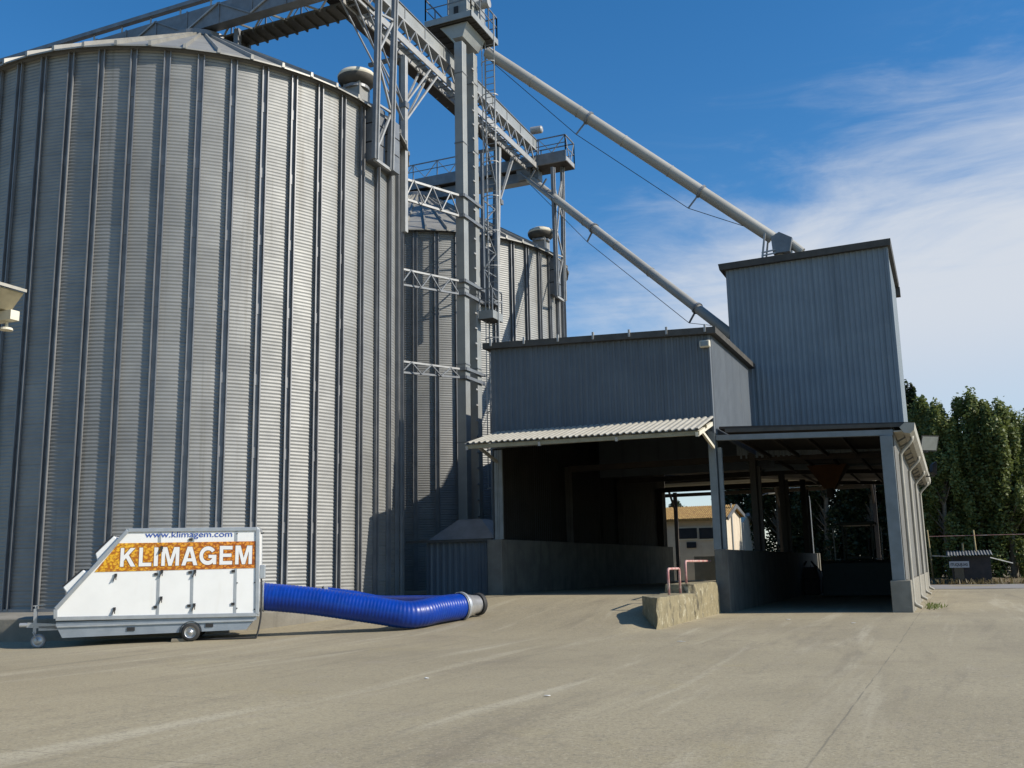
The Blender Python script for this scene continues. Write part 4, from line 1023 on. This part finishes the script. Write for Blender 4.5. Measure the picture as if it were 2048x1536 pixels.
for k, (dx, dz) in enumerate(((.011, .011), (-.011, .011), (.011, -.011), (-.011, -.011))):
    q = capitals(dx, dz, .0208-.0003*k, edge_m, ''); n0 = len(m.v); m.v += q.v; m.f += [tuple(i_+n0 for i_ in f_) for f_ in q.f]
m.build('lettering_outline', edge_m, band, True)
capitals(0, 0, .0188, ltr_m, '').build('lettering', ltr_m, band, True)
a, b, c = tc3(1060, 274), tc3(1698, 268), tc3(1060, 232)
text_mesh('www.klimagem.com', 'web_address', url_m, a[0], a[2], b[0]-a[0], c[2]-a[2], b[2]-a[2], .0225, .006, TR)
# latches and hinges
def latch(cx, cy):
    c = tc3(cx, cy); m = MB(); m.box(c[0]-.028, c[0]+.028, .0, .022, c[2]+.02, c[2]+.09)
    m.bar((c[0], -.002, c[2]+.06), (c[0]-.045, -.014, c[2]-.07), .02); m.bar((c[0]+.01, -.002, c[2]+.05), (c[0]+.012, -.012, c[2]-.05), .018)
    m.build('latch', dark_m, TR, True)
for p in ((845, 568), (835, 815), (1182, 365), (1183, 540), (1178, 735), (1425, 540), (1420, 785)): latch(*p)
for p in ((1141, 542), (1135, 783), (1390, 528), (1382, 773), (1706, 520), (1703, 760), (1396, 289)):
    c = tc3(*p); m = MB(); m.box(c[0]-.038, c[0]+.038, .005, .022, c[2]-.03, c[2]+.03); m.build('hinge', dark_m, TR, True)
# screws along the edges
m = MB()
for p in ((440, 872), (625, 864), (800, 857), (960, 230), (1060, 228), (1240, 225), (1640, 219), (1860, 800), (1732, 792), (1735, 606), (1862, 604), (1735, 245), (480, 730), (645, 550), (870, 300)):
    c = tc3(*p); m.box(c[0]-.012, c[0]+.012, .015, .032, c[2]-.012, c[2]+.012)
m.build('panel_screws', dark_m, TR, True)
# socket box and cable
re_ = tc3(1898, 520)[0]
m = MB(); c = tc3(1912, 525); m.box(re_-.0, re_+.13, .06, .3, c[2]-.16, c[2]+.16); bevel(m.build('socket_box', alu_m, TR, True), .015)
m = MB(); c = tc3(1912, 245); m.bar((re_, .1, c[2]), (re_+.08, .1, c[2]+.02), .03); m.build('hook', dark_m, TR, True)
m = MB(); zc_ = tc3(1240, 520)[2]
HP0 = tc3(1905, 710)
m.lathe([(.345, -.1), (.345, .08), (.37, .08), (.37, .1), (.33, .1)], (re_+.0, .62, HP0[2]+.0), 28, (1, 0, 0)); m.build('hose_socket', alu_m, TR, True)
def T2W(p): return TO+tu*p[0]+tv*p[1]+Vector((0, 0, p[2]))
cable = [T2W((re_+.04, .12, tc3(1905, 575)[2])), T2W((re_+.05, .1, tc3(1903, 700)[2])), T2W((re_+.05, .08, tc3(1900, 860)[2])), T2W((re_-.03, .05, .07)), T2W((re_-.12, .05, .03)), T2W((re_-.7, .12, .03)), T2W((re_-1.4, .3, .03)), T2W((re_-2.0, .6, .03))]
def spline(pts, n=10):
    P = [Vector(p) for p in pts]; P = [P[0]*2-P[1]]+P+[P[-1]*2-P[-2]]; out = []
    for i in range(1, len(P)-2):
        for k in range(n):
            t_ = k/n; a, b, c, d = P[i-1:i+3]
            out.append(.5*((2*b)+(c-a)*t_+(2*a-5*b+4*c-d)*t_*t_+(3*b-a-3*c+d)*t_**3))
    out.append(P[-2]); return out
cp_ = spline(cable); cp_ = [Vector((p.x, p.y, max(p.z, gz(p.x, p.y)+.022))) for p in cp_]
tag(MB().tube(cp_, .022, 8).build('power_cable', dark_m, smooth=True), 'black power cable hanging from the trailer end onto the ground', 'cable')
P = at_z(361, 1284, gz(-16.6, 18.2))
m = MB(); m.hexa([P+Vector((a, b, .0)) for a, b in ((-.2, -.1), (.12, .1), (.06, .2), (-.26, 0))], [P+Vector((a, b, .075)) for a, b in ((-.19, -.09), (.11, .1), (.05, .19), (-.25, .01))])
tag(bevel(m.build('wooden_chock', mat('grey timber', (.26, .23, .17), (.2, .17, .12), 6, .9)), .01), 'flat weathered timber chock in front of the trailer wheel', 'wheel chock')

# ------------------------------------------------------------------ blue hoses
def hose(label, pts, rr, nose):
    cen = spline(pts, 40); L_ = [0]
    for a, b in zip(cen[:-1], cen[1:]): L_.append(L_[-1]+(b-a).length)
    N = int(L_[-1]/.0215); out = []; j = 0
    for k in range(N+1):
        s_ = L_[-1]*k/N
        while j < len(L_)-2 and L_[j+1] < s_: j += 1
        f_ = (s_-L_[j])/max(1e-6, L_[j+1]-L_[j]); out.append(cen[j].lerp(cen[j+1], f_))
    rad = [rr+.0042*math.sin(k*2*math.pi/4+.3) for k in range(len(out))]
    root = thing('duct_hose', label, 'hose', pts[0], group='blue duct hoses')
    MB().tube(out, rad, 40, False).build('sleeve', blue_m, root, smooth=True)
    if nose:
        d = (out[-1]-out[-6]).normalized(); c = out[-1]
        m = MB(); m.lathe([(rr+.02, -.06), (rr+.02, .08), (rr-.02, .12), (rr*.76, .42), (rr*.72, .62)], c, 36, d); smooth_by_angle(m.build('reducer', rim_m, root), 30)
        m = MB(); m.lathe([(rr+.025, -.03), (rr+.04, -.03), (rr+.04, .03), (rr+.025, .03)], c, 36, d); m.build('clamp_band', alu_m, root)
        m = MB(); m.lathe([(rr*.70, .60), (rr*.86, .60), (rr*.88, .64), (rr*.88, .70), (rr*.84, .72), (rr*.66, .72), (rr*.66, .6)], c, 36, d); m.build('end_flange', dark_m, root)
        m = MB(); m.lathe([(0, .5), (rr*.7, .5)], c, 36, d); m.build('inner_shade', dark_m, root)
    else:
        d = (out[0]-out[5]).normalized(); m = MB(); m.lathe([(rr+.02, -.05), (rr+.025, .06), (rr-.01, .07)], out[0], 30, d); m.build('clamp_band', rim_m, root)
    return root
HR = .325
h0 = T2W((re_+.06, .62, HP0[2]))
def gpt(px, py, r_):
    d = ray(px, py); k = 15.0
    while k < 60:
        P = CAM+d*k
        if P.z < gz(P.x, P.y): break
        k += .02
    return Vector((P.x, P.y, gz(P.x, P.y)+r_+.012))
hb_ = gpt(826, 1259, HR); he_ = gpt(922, 1240, HR)
hm = h0.lerp(hb_, .5)
v0 = hb_-h0
hose('long blue ribbed duct hose from the trailer ending in a metal reducer on the ramp',
     [h0, h0+v0*.32+Vector((0, 0, .035)), h0+v0*.70+Vector((0, 0, .01)), h0+v0*.93+Vector((0, 0, -.01)), hb_+(he_-hb_)*.14+Vector((0, 0, .01)), hb_+(he_-hb_)*.5+Vector((0, 0, .03)), he_], HR, True)
q0 = at_y(648, 1190, 24.0); q1 = at_y(760, 1207, 25.2); q2 = gpt(880, 1243, .25)+Vector((.0, 1.0, .12))
hose('shorter blue duct hose lying behind the long hose, by the silo plinth', [q0, q0.lerp(q1, .5)+Vector((0, 0, .02)), q1, q1.lerp(q2, .5), q2], .23, False)

# ------------------------------------------------------------------ house beyond the bay
HY = 62.0
g0 = at_y(1450, 1036, HY); XG = g0.x; gr = at_x(1482, 1006, XG); ge = at_x(1495, 1023, XG)
wd = max(5.0, min(9, (gr.y-HY))); RZ = at_y(1482, 1009, HY+2.6).z-.2
HX0 = XG-16; Yr, Ye = HY+2.6, HY+4.9; ze = g0.z; zr = RZ; ze2 = at_x(1495, 1023, XG).z
ze2 = ze+.35
HS = thing('tiled_house', 'long pale house with an ochre tiled roof seen through the left bay', 'house', (XG-6, HY+3, .3))
m = MB(); pg = [(HY, .2), (Ye, .2), (Ye, ze2), (Yr, zr), (HY, ze)]
m.hexa([(HX0, y, z) for y, z in pg], [(XG, y, z) for y, z in pg]); m.build('wall', house_m, HS)
m = MB(); o_ = .22
m.hexa([(HX0-.2, HY-.35, ze-.13), (XG+o_, HY-.35, ze-.13), (XG+o_, Yr, zr+.06), (HX0-.2, Yr, zr+.06)], [(HX0-.2, HY-.37, ze+.02), (XG+o_, HY-.37, ze+.02), (XG+o_, Yr, zr+.2), (HX0-.2, Yr, zr+.2)])
m.hexa([(HX0-.2, Yr+.004, zr+.06), (XG+o_, Yr+.004, zr+.06), (XG+o_, Ye+.3, ze2-.1), (HX0-.2, Ye+.3, ze2-.1)], [(HX0-.2, Yr+.004, zr+.2), (XG+o_, Yr+.004, zr+.2), (XG+o_, Ye+.32, ze2+.04), (HX0-.2, Ye+.32, ze2+.04)])
n = 120
for i in range(n):
    x = HX0+(XG+o_-HX0)*(i+.5)/n
    m.tube([(x, HY-.36, ze+.01), (x, Yr, zr+.19)], .05, 6)
m.build('roof', tile_m, HS)
m = MB(); m.bar((XG+o_+.03, HY-.37, ze-.06), (XG+o_+.03, Yr, zr+.13), .06, .22); m.bar((XG+o_+.03, Yr, zr+.13), (XG+o_+.03, Ye+.3, ze2-.03), .06, .22); m.build('barge_board', steel, HS)
m = MB(); m.box(XG+.01, XG+.07, HY+1.75, HY+1.98, .2, ze+1.0); m.build('gable_post', post_m, HS)
m = MB(); m.box(XG+.01, XG+.06, HY+.1, HY+.3, .2, ze-.2); m.build('gable_post', cream_m, HS); m = MB(); m.box(XG+.01, XG+.06, Ye-.3, Ye-.1, .2, ze2-.1); m.build('gable_post', cream_m, HS)
a, b = at_y(1356, 1057, HY-.02), at_y(1395, 1077, HY-.02); a2, b2 = at_y(1398, 1056, HY-.02), at_y(1434, 1077, HY-.02)
for (p, q) in ((a, b), (a2, b2)):
    m = MB(); m.box(p.x-.08, q.x+.08, HY-.05, HY-.005, q.z-.08, p.z+.08); wn = m.build('window', cream_m, HS)
    m = MB(); m.box(p.x, q.x, HY-.07, HY-.052, q.z, p.z); m.build('pane', glass_m, wn)
P = at_y(1383, 1090, HY-.02); m = MB(); m.box(P.x-.3, P.x+.3, HY-.06, HY-.01, P.z-.18, P.z+.18); m.build('vent_grille', glass_m, HS)
g2 = at_y(1511, 1037, HY+9); H2 = thing('gable_house', 'second pale gabled house, only a sliver beyond the inner column', 'house', (g2.x-3, HY+11, .3))
g2e = at_y(1523, 1062, HY+11.5)
m = MB(); pg = [(HY+7.5, .2), (HY+13.5, .2), (HY+13.5, g2e.z-.4), (HY+9, g2.z+.2), (HY+7.5, g2.z-.3)]
m.hexa([(g2.x-8, y, z) for y, z in pg], [(g2.x-.6, y, z) for y, z in pg]); m.build('wall', house_m, H2)
m = MB(); m.bar((g2.x-.5, HY+9, g2.z+.3), (g2.x-.5, HY+13.8, g2e.z-.3), .2, .22); m.hexa([(g2.x-8.2, HY+9, g2.z+.22), (g2.x-.5, HY+9, g2.z+.22), (g2.x-.5, HY+13.8, g2e.z-.4), (g2.x-8.2, HY+13.8, g2e.z-.4)], [(g2.x-8.2, HY+9, g2.z+.36), (g2.x-.5, HY+9, g2.z+.36), (g2.x-.5, HY+13.8, g2e.z-.26), (g2.x-8.2, HY+13.8, g2e.z-.26)]); m.build('roof', steel, H2)

# street lamps beyond
def street_lamp(label, px, ytop, Y, armx):
    P = at_y(px, 1110, Y); T = at_y(px, ytop, Y)
    r_ = thing('street_lamp', label, 'street lamp', (P.x, Y, .1), group='street lamps beyond the shed')
    m = MB(); m.tube([(P.x, Y, .1), (P.x, Y, T.z)], [.07, .045], 10); m.build('pole', steel, r_)
    m = MB(); pts = [(P.x+armx*(1-math.cos(a)), Y, T.z+.7*math.sin(a)) for a in [math.pi/2*k/6 for k in range(7)]]; m.tube(pts, .035, 8); m.build('arm', steel, r_)
    e_ = Vector(pts[-1]); s_ = 1 if armx > 0 else -1
    m = MB(); m.hexa([e_+Vector((0, -.12, -.05)), e_+Vector((s_*.75, -.1, 0)), e_+Vector((s_*.75, .1, 0)), e_+Vector((0, .12, -.05))], [e_+Vector((0, -.1, .08)), e_+Vector((s_*.7, -.06, .08)), e_+Vector((s_*.7, .06, .08)), e_+Vector((0, .1, .08))]); m.build('lamp_head', cream_m, r_)
street_lamp('street lamp with a curved arm just right of the inner column', 1519, 1012, 58.9, .75)
street_lamp('white street lamp standing above the lit wall end', 1627, 1000, 60.2, -.4)

# ------------------------------------------------------------------ tractor parked inside the right bay
TX, TYY = at_y(1721, 1150, 45.0).x, 45.0
TC = thing('tractor', 'dark tractor with an upright cab parked deep inside the right bay', 'tractor', (TX, TYY, .1))
def tb(*a): return MB().box(*a)
zt0 = at_y(1721, 1050, 45).z
wl = 1.0
for x0, x1 in ((-.62, -.55), (.55, .62)):
    for y0 in (0, 1.3):
        MB().box(TX+x0, TX+x1, TYY+y0, TYY+y0+.07, 1.25, zt0).build('cab_pillar', trac_m, TC)
o = MB().box(TX-.72, TX+.72, TYY-.1, TYY+1.5, zt0, zt0+.14).build('cab_roof', trac_m, TC); bevel(o, .04)
MB().box(TX-.66, TX+.66, TYY-.02, TYY+1.4, .75, 1.45).build('cab_body', trac_m, TC)
MB().box(TX-.5, TX+.5, TYY+.03, TYY+.045, 1.62, 1.72).build('window_bar', trac_m, TC)
m = MB(); m.hexa([(TX-.42, TYY+1.5, .8), (TX+.42, TYY+1.5, .8), (TX+.36, TYY+3.1, .85), (TX-.36, TYY+3.1, .85)], [(TX-.40, TYY+1.5, 1.55), (TX+.40, TYY+1.5, 1.55), (TX+.34, TYY+3.1, 1.35), (TX-.34, TYY+3.1, 1.35)]); m.build('bonnet', trac_m, TC)
for s_ in (-1, 1):
    for (y, r_, wdt, xo) in ((TYY+.6, .72, .42, .72), (TYY+2.8, .45, .28, .6)):
        c = (TX+s_*xo, y, r_+.1); m = MB(); m.lathe([(r_*.5, 0), (r_*.92, 0), (r_, .06), (r_, wdt-.06), (r_*.92, wdt), (r_*.5, wdt)], c, 28, (s_, 0, 0)); wh = m.build('wheel', tyre_m, TC)
        m = MB(); m.lathe([(r_*.52, .06), (r_*.2, .1), (0, .1)], c, 20, (s_, 0, 0)); m.lathe([(r_*.52, wdt-.05), (0, wdt-.05)], c, 20, (s_, 0, 0)); m.build('rim', rim_m, wh)
for s_ in (-1, 1):
    m = MB(); m.bar((TX+s_*.95, TYY+.0, 1.55), (TX+s_*.98, TYY-.05, zt0-.1), .05); m.bar((TX+s_*.62, TYY, 1.6), (TX+s_*.95, TYY, 1.6), .04); m.build('mirror_arm', steel, TC)
MB().tube([(TX+.3, TYY+2.3, 1.4), (TX+.3, TYY+2.3, 2.5)], .05, 10).build('exhaust', dark_m, TC)

m = MB(); bx0, bx1 = at_y(1646, 1150, 43.6).x, -1.75
m.hexa([(bx0, 43.2, .14), (bx1, 43.2, .14), (bx1, 44.2, .14), (bx0, 44.2, .14)], [(bx0, 43.5, 1.45), (bx1, 43.5, 1.45), (bx1, 43.75, 1.55), (bx0, 43.75, 1.55)]); bevel(m.build('loader_bucket', trac_m, TC), .02)
for x in (TX-.7, TX+.6):
    m = MB(); m.bar((x, 44.0, 1.0), (x, 45.8, 1.9), .12, .2); m.build('loader_arm', trac_m, TC)
for i, (x, y, h) in enumerate(((bx0-.9, 46.5, 1.3), (bx0-1.0, 48.6, 1.1))):
    r_ = thing('big_bag', ['dark bulk bag standing by the mid wall in the right bay', 'smaller dark bulk bag deeper in the right bay'][i], 'bag', (x, y, .1), group='bulk bags in the right bay')
    m = MB(); m.hexa([(x-.42, y-.42, .1), (x+.42, y-.42, .1), (x+.42, y+.42, .1), (x-.42, y+.42, .1)], [(x-.48, y-.46, h*.6), (x+.48, y-.46, h*.6), (x+.48, y+.46, h*.6), (x-.48, y+.46, h*.6)])
    m.hexa([(x-.48, y-.46, h*.6+.001), (x+.48, y-.46, h*.6+.001), (x+.48, y+.46, h*.6+.001), (x-.48, y+.46, h*.6+.001)], [(x-.34, y-.34, h), (x+.34, y-.34, h), (x+.34, y+.34, h), (x-.34, y+.34, h)])
    bevel(m.build('sack', hut_m, r_), .06, 3)
    m = MB()
    for sx in (-1, 1): m.bar((x+sx*.33, y-.3, h-.05), (x+sx*.1, y, h+.25), .05); m.bar((x+sx*.1, y, h+.25), (x+sx*.33, y+.3, h-.05), .05)
    m.build('lifting_loops', dark_m, r_)
hp = at_y(1656, 925, 41)
r_ = thing('hanging_hopper', 'rusty orange funnel hopper hanging under the roof of the right bay', 'hopper', (hp.x, 41, 4.2))
m = MB(); m.hexa([(hp.x-.2, 40.8, 4.35), (hp.x+.2, 40.8, 4.35), (hp.x+.2, 41.2, 4.35), (hp.x-.2, 41.2, 4.35)], [(hp.x-.75, 40.3, 5.25), (hp.x+.75, 40.3, 5.25), (hp.x+.75, 41.7, 5.25), (hp.x-.75, 41.7, 5.25)]); m.build('funnel', mat('rusty orange steel', (.13, .055, .012), (.08, .035, .012), 3, .75), r_)
m = MB(); m.tube([(hp.x, 41, 4.36), (hp.x, 41, 4.0)], .14, 12); m.build('outlet', soft_m, r_)

# ------------------------------------------------------------------ hut, sign, fence, trees
HYY = 63.6
hx0, hx1 = at_y(1905, 1150, HYY).x, at_y(1984, 1150, HYY).x; hz1 = at_y(1940, 1112, HYY).z
HU = thing('roadside_hut', 'small dark board hut with a corrugated roof beside the road', 'hut', ((hx0+hx1)/2, HYY, .12))
m = MB(); m.box(hx0, hx1, HYY, HYY+.06, .12, hz1); m.box(hx0, hx0+.06, HYY+.06, HYY+2.2, .12, hz1); m.box(hx1-.06, hx1, HYY+.06, HYY+2.2, .12, hz1); m.box(hx0+.06, hx1-.06, HYY+2.14, HYY+2.2, .12, hz1); m.build('wall', hut_m, HU)
MB().box(hx0+.12, hx0+.62, HYY-.03, HYY-.005, .12, 1.2).build('door', glass_m, HU)
m = MB(); n = 15; xs_ = [hx0-.22+(hx1-hx0+.36)*k/(n*2) for k in range(n*2+1)]
for k in range(n*2):
    za, zb = (.06 if k % 2 else 0), (0 if k % 2 else .06)
    m.quad((xs_[k], HYY-.35, hz1+.02+za), (xs_[k+1], HYY-.35, hz1+.02+zb), (xs_[k+1], HYY+2.4, hz1+.30+zb), (xs_[k], HYY+2.4, hz1+.30+za))
m.build('roof', steel, HU)
o_ = MB(); o_.bar((hx1+.0, HYY+.4, hz1-.1), (hx1+1.2, HYY+1.5, hz1-.45), .05); o_.bar((hx0, HYY+.4, hz1), (hx0-1.0, HYY+1.4, hz1+.06), .05, .05); o_.build('eave_pole', steel_l, HU)
sa_, sb_ = at_y(1898, 1123, HYY-.5), at_y(1939, 1135, HYY-.5)
SG = thing('sign_board', 'small grey name board with dark capitals hung on the hut front', 'sign', (sa_.x, HYY-.4, sb_.z))
MB().box(sa_.x, sb_.x, HYY-.40, HYY-.36, sb_.z, sa_.z).build('board', sign_m, SG)
tm = text_mesh('ITUQUJUAS', 'lettering', black_m, sa_.x+.07, sb_.z+.10, sb_.x-sa_.x-.14, (sa_.z-sb_.z)-.2, 0, HYY-.406, .03, SG); tm.location = -WL[SG.name]
m = MB()
for x in (sa_.x+.2, sb_.x-.2): m.bar((x, HYY-.34, sa_.z-.03), (x, HYY-.3, hz1), .03)
m.build('hanger', dark_m, SG)
for i, (px, yt, lab, lean) in enumerate(((1862, 1060, 'pale fence post left of the dark hut', .1), (1955, 1060, 'tall reddish fence post rising behind the hut roof', .05), (1930, 1086, 'short grey fence post behind the hut', .02))):
    P = at_y(px, 1140, 65.6); T = at_y(px-3, yt, 65.6)
    m = MB(); m.tube([(P.x+lean, 65.6, .1), (P.x, 65.6, T.z)], [.06, .045], 8)
    tag(m.build('fence_post', mat('weathered post', (.30, .25, .13), (.24, .18, .09), 5, .9), smooth=True), lab, 'post', 'fence posts by the road')
a, b = at_y(1858, 1073, 65.55), at_y(2060, 1068, 65.55)
tag(MB().tube([a, b], .014, 5).build('fence_wire', red_m), 'thin rusty wire strung between the fence posts', 'wire')
# distant white building glimpsed between trunks
P = at_y(1892, 1090, 100); m = MB(); m.box(P.x-2.2, P.x+2.2, 100, 108, 0, P.z+1.3); fb = thing('distant_house', 'distant white house glimpsed between the poplar trunks', 'house', (P.x, 104, 0))
m.build('wall', white_m, fb)
m = MB(); m.hexa([(P.x-2.5, 99.7, P.z+1.3), (P.x+2.5, 99.7, P.z+1.3), (P.x+2.5, 108.3, P.z+1.3), (P.x-2.5, 108.3, P.z+1.3)], [(P.x-2.5, 103.5, P.z+3), (P.x+2.5, 103.5, P.z+3), (P.x+2.5, 104.5, P.z+3), (P.x-2.5, 104.5, P.z+3)]); m.build('roof', tile_m, fb)
m = MB()
for dx in (-1.3, .7): m.box(P.x+dx, P.x+dx+.7, 99.95, 99.99, P.z-.6, P.z+.5)
m.build('window', glass_m, fb)

def poplar_mesh(seed, hgt, wdt, nl, leaf=.15):
    r = random.Random(seed); lv = MB(); tk = MB()
    pts = [(0, 0, 0), (r.uniform(-.1, .1), r.uniform(-.1, .1), hgt*.3), (r.uniform(-.2, .2), r.uniform(-.2, .2), hgt*.65), (r.uniform(-.2, .2), 0, hgt*.95)]
    tk.tube(spline(pts, 6), [.19*(1-.9*k/18)+.015 for k in range(19)], 9)
    lobes = []
    for i in range(60):
        k = r.random()**.85; z = hgt*(.10+.86*k); a = r.uniform(0, 6.28)
        env = wdt*(math.sin(math.pi*min(1, (k*.93+.07))**.75))**.7*(1-.25*k)+.15
        rr = env*r.uniform(.35, 1.0)
        x, y = math.cos(a)*rr, math.sin(a)*rr
        tk.tube([(x*.08, y*.08, z-1.7), (x*.6, y*.6, z-.6), (x, y, z+.5)], [.05, .035, .012], 5, False)
        lobes.append((x, y, z, r.uniform(.26, .55), r.uniform(1.0, 2.1)))
    for i in range(8):
        lobes.append((r.uniform(-.5, .5)*wdt, r.uniform(-.5, .5)*wdt, hgt*r.uniform(.84, .985), r.uniform(.16, .28), r.uniform(.8, 1.5)))
    for i in range(nl):
        x, y, z, s_, hh = lobes[r.randrange(len(lobes))]
        while True:
            q = Vector((r.uniform(-1, 1), r.uniform(-1, 1), r.uniform(-1, 1)))
            if .2 < q.length < 1: break
        kk = r.uniform(.9, 1.25) if r.random() < .2 else 1
        p = Vector((x+q.x*s_*kk, y+q.y*s_*kk, z+q.z*hh*kk))
        n_ = Vector((r.gauss(0, 1)+q.x, r.gauss(0, 1)+q.y, r.gauss(0, .8)+.4)).normalized()
        a = n_.cross(Vector((r.gauss(0, 1), r.gauss(0, 1), r.gauss(0, 1)))).normalized(); b = n_.cross(a); L_ = leaf*r.uniform(.6, 1.3)
        lv.quad(p-a*L_*.7, p-b*L_*.5, p+a*L_*.7, p+b*L_*.5)
    return lv, tk
protos = []
for sd in range(4):
    lv, tk = poplar_mesh(20+sd, 13.0, 1.3+.2*(sd % 2), 21000)
    protos.append((lv, tk))
first = {}
def tree(kind, name, label, x, y, sc_, rz, group, w_=1.0):
    key = (kind, group); kind_ = kind
    if key in first:
        r_ = copy_tree(first[key]); r_['label'] = label
    else:
        r_ = thing(name, label, 'tree', (0, 0, 0), group=group)
        lv, tk = protos[kind]
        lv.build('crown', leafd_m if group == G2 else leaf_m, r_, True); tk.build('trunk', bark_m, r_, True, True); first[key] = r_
    r_['group'] = group; r_.location = (x, y, .1); r_.rotation_euler = (0, 0, rz); r_.scale = (w_, w_, sc_)
    return r_
G = 'poplars in the row beyond the road'; G2 = 'trees seen through the shed bays'
spec = [(1838, 790, 69, 'poplar just right of the shed gutter, first of the row'), (1868, 795, 68, 'slim poplar between the first poplar and the notch in the row'),
        (1905, 842, 72, 'shorter poplar standing in the notch of the row'), (1935, 786, 68.5, 'tallest poplar, straight behind the dark hut'),
        (1962, 800, 70, 'poplar directly right of the tallest one'), (1990, 792, 67.8, 'full poplar right of the hut roof'),
        (2022, 818, 69, 'poplar at the right edge of the photograph'), (2060, 826, 70, 'poplar cut off by the right border, nearer one'), (2100, 815, 69, 'poplar wholly past the right border')]
for i, (px, yt, Y, lab) in enumerate(spec):
    T = at_y(px, yt, Y); tree(i % 4, 'poplar_tree', lab, T.x, Y, (T.z-.2)/13.6, rnd.uniform(0, 6.28), G, rnd.uniform(.95, 1.15))
G2 = 'trees seen through the shed bays'
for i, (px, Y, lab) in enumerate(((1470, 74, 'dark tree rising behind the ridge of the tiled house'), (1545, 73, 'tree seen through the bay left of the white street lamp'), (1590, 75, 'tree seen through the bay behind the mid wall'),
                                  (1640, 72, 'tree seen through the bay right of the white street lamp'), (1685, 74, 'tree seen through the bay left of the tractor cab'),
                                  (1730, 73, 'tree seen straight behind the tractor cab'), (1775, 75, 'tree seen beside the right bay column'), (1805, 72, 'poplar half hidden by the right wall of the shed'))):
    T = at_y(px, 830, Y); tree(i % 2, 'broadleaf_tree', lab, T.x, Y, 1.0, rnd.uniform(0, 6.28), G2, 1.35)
P = at_y(1350, 995, 85)
tree(1, 'broadleaf_tree', 'small far tree above the left end of the tiled roof', P.x, 85, .52, 1.0, G2, 1.0)

# ------------------------------------------------------------------ corner of the neighbouring building at the left border
NX = at_y(38, 630, 12.0); NB = thing('neighbour_house', 'eave corner of a cream building jutting in at the left border', 'house', (NX.x-2, 10, 0))
tip = at_y(54, 579, 12.0); bt = at_y(31, 632, 12.0)
m = MB(); th = .055
A_ = [Vector((tip.x, 8.0, tip.z)), Vector((tip.x, 12.0, tip.z)), Vector((tip.x-3.6, 12.0, tip.z+1.15)), Vector((tip.x-3.6, 8.0, tip.z+1.15))]
m.hexa([p-Vector((0, 0, th)) for p in A_], A_); m.build('roof', canopy_m, NB)
m = MB(); m.hexa([(tip.x-.03, 8.03, tip.z-.07), (tip.x-.03, 11.97, tip.z-.07), (tip.x-.32, 11.97, tip.z-.36), (tip.x-.32, 8.03, tip.z-.36)], [(tip.x-3.5, 8.03, tip.z+1.0), (tip.x-3.5, 11.97, tip.z+1.0), (tip.x-3.5, 11.97, tip.z-.36), (tip.x-3.5, 8.03, tip.z-.36)]); m.build('soffit', soffit_m, NB)
m = MB(); m.box(bt.x-2.6, bt.x+.06, 11.85, 12.03, bt.z-.09, bt.z+.08); m.build('beam_end', cream_m, NB)
m = MB(); m.box(tip.x-3.6, tip.x-1.0, 6, 10.0, 0, tip.z-.37); m.build('wall', cream_m, NB)
m = MB(); l = at_y(8, 655, 11.9); m.lathe([(.02, .12), (.03, .02), (.1, -.0), (.11, -.04), (0, -.04)], (l.x, 11.95, l.z), 16); m.build('lamp', cream_m, NB)

# scraps of litter on the yard
for i, (px, py, s_, lab) in enumerate(((1096, 1393, .03, 'white scrap lying alone in the middle of the yard'), (854, 1358, .03, 'pale scrap on the yard below the blue hose'), (1363, 1286, .05, 'white scrap in front of the stepped barrier'), (1576, 1245, .05, 'white scrap in front of the right bay'), (1707, 1252, .04, 'tiny pale scrap near the right bay column'))):
    P = at_z(px, py, 0); P.z = gz(P.x, P.y)+.004
    m = MB(); a = i*1.1; pts = [(P.x+s_*1.8*math.cos(a+k*1.26)*(1 if k % 2 else .6), P.y+s_*1.2*math.sin(a+k*1.26), P.z+rnd.uniform(0, .012)) for k in range(5)]
    m.hexa(pts, [(x, y, z+.003) for x, y, z in pts]); tag(m.build('paper_scrap', ltr_m), lab, 'litter', 'scraps of paper on the yard')
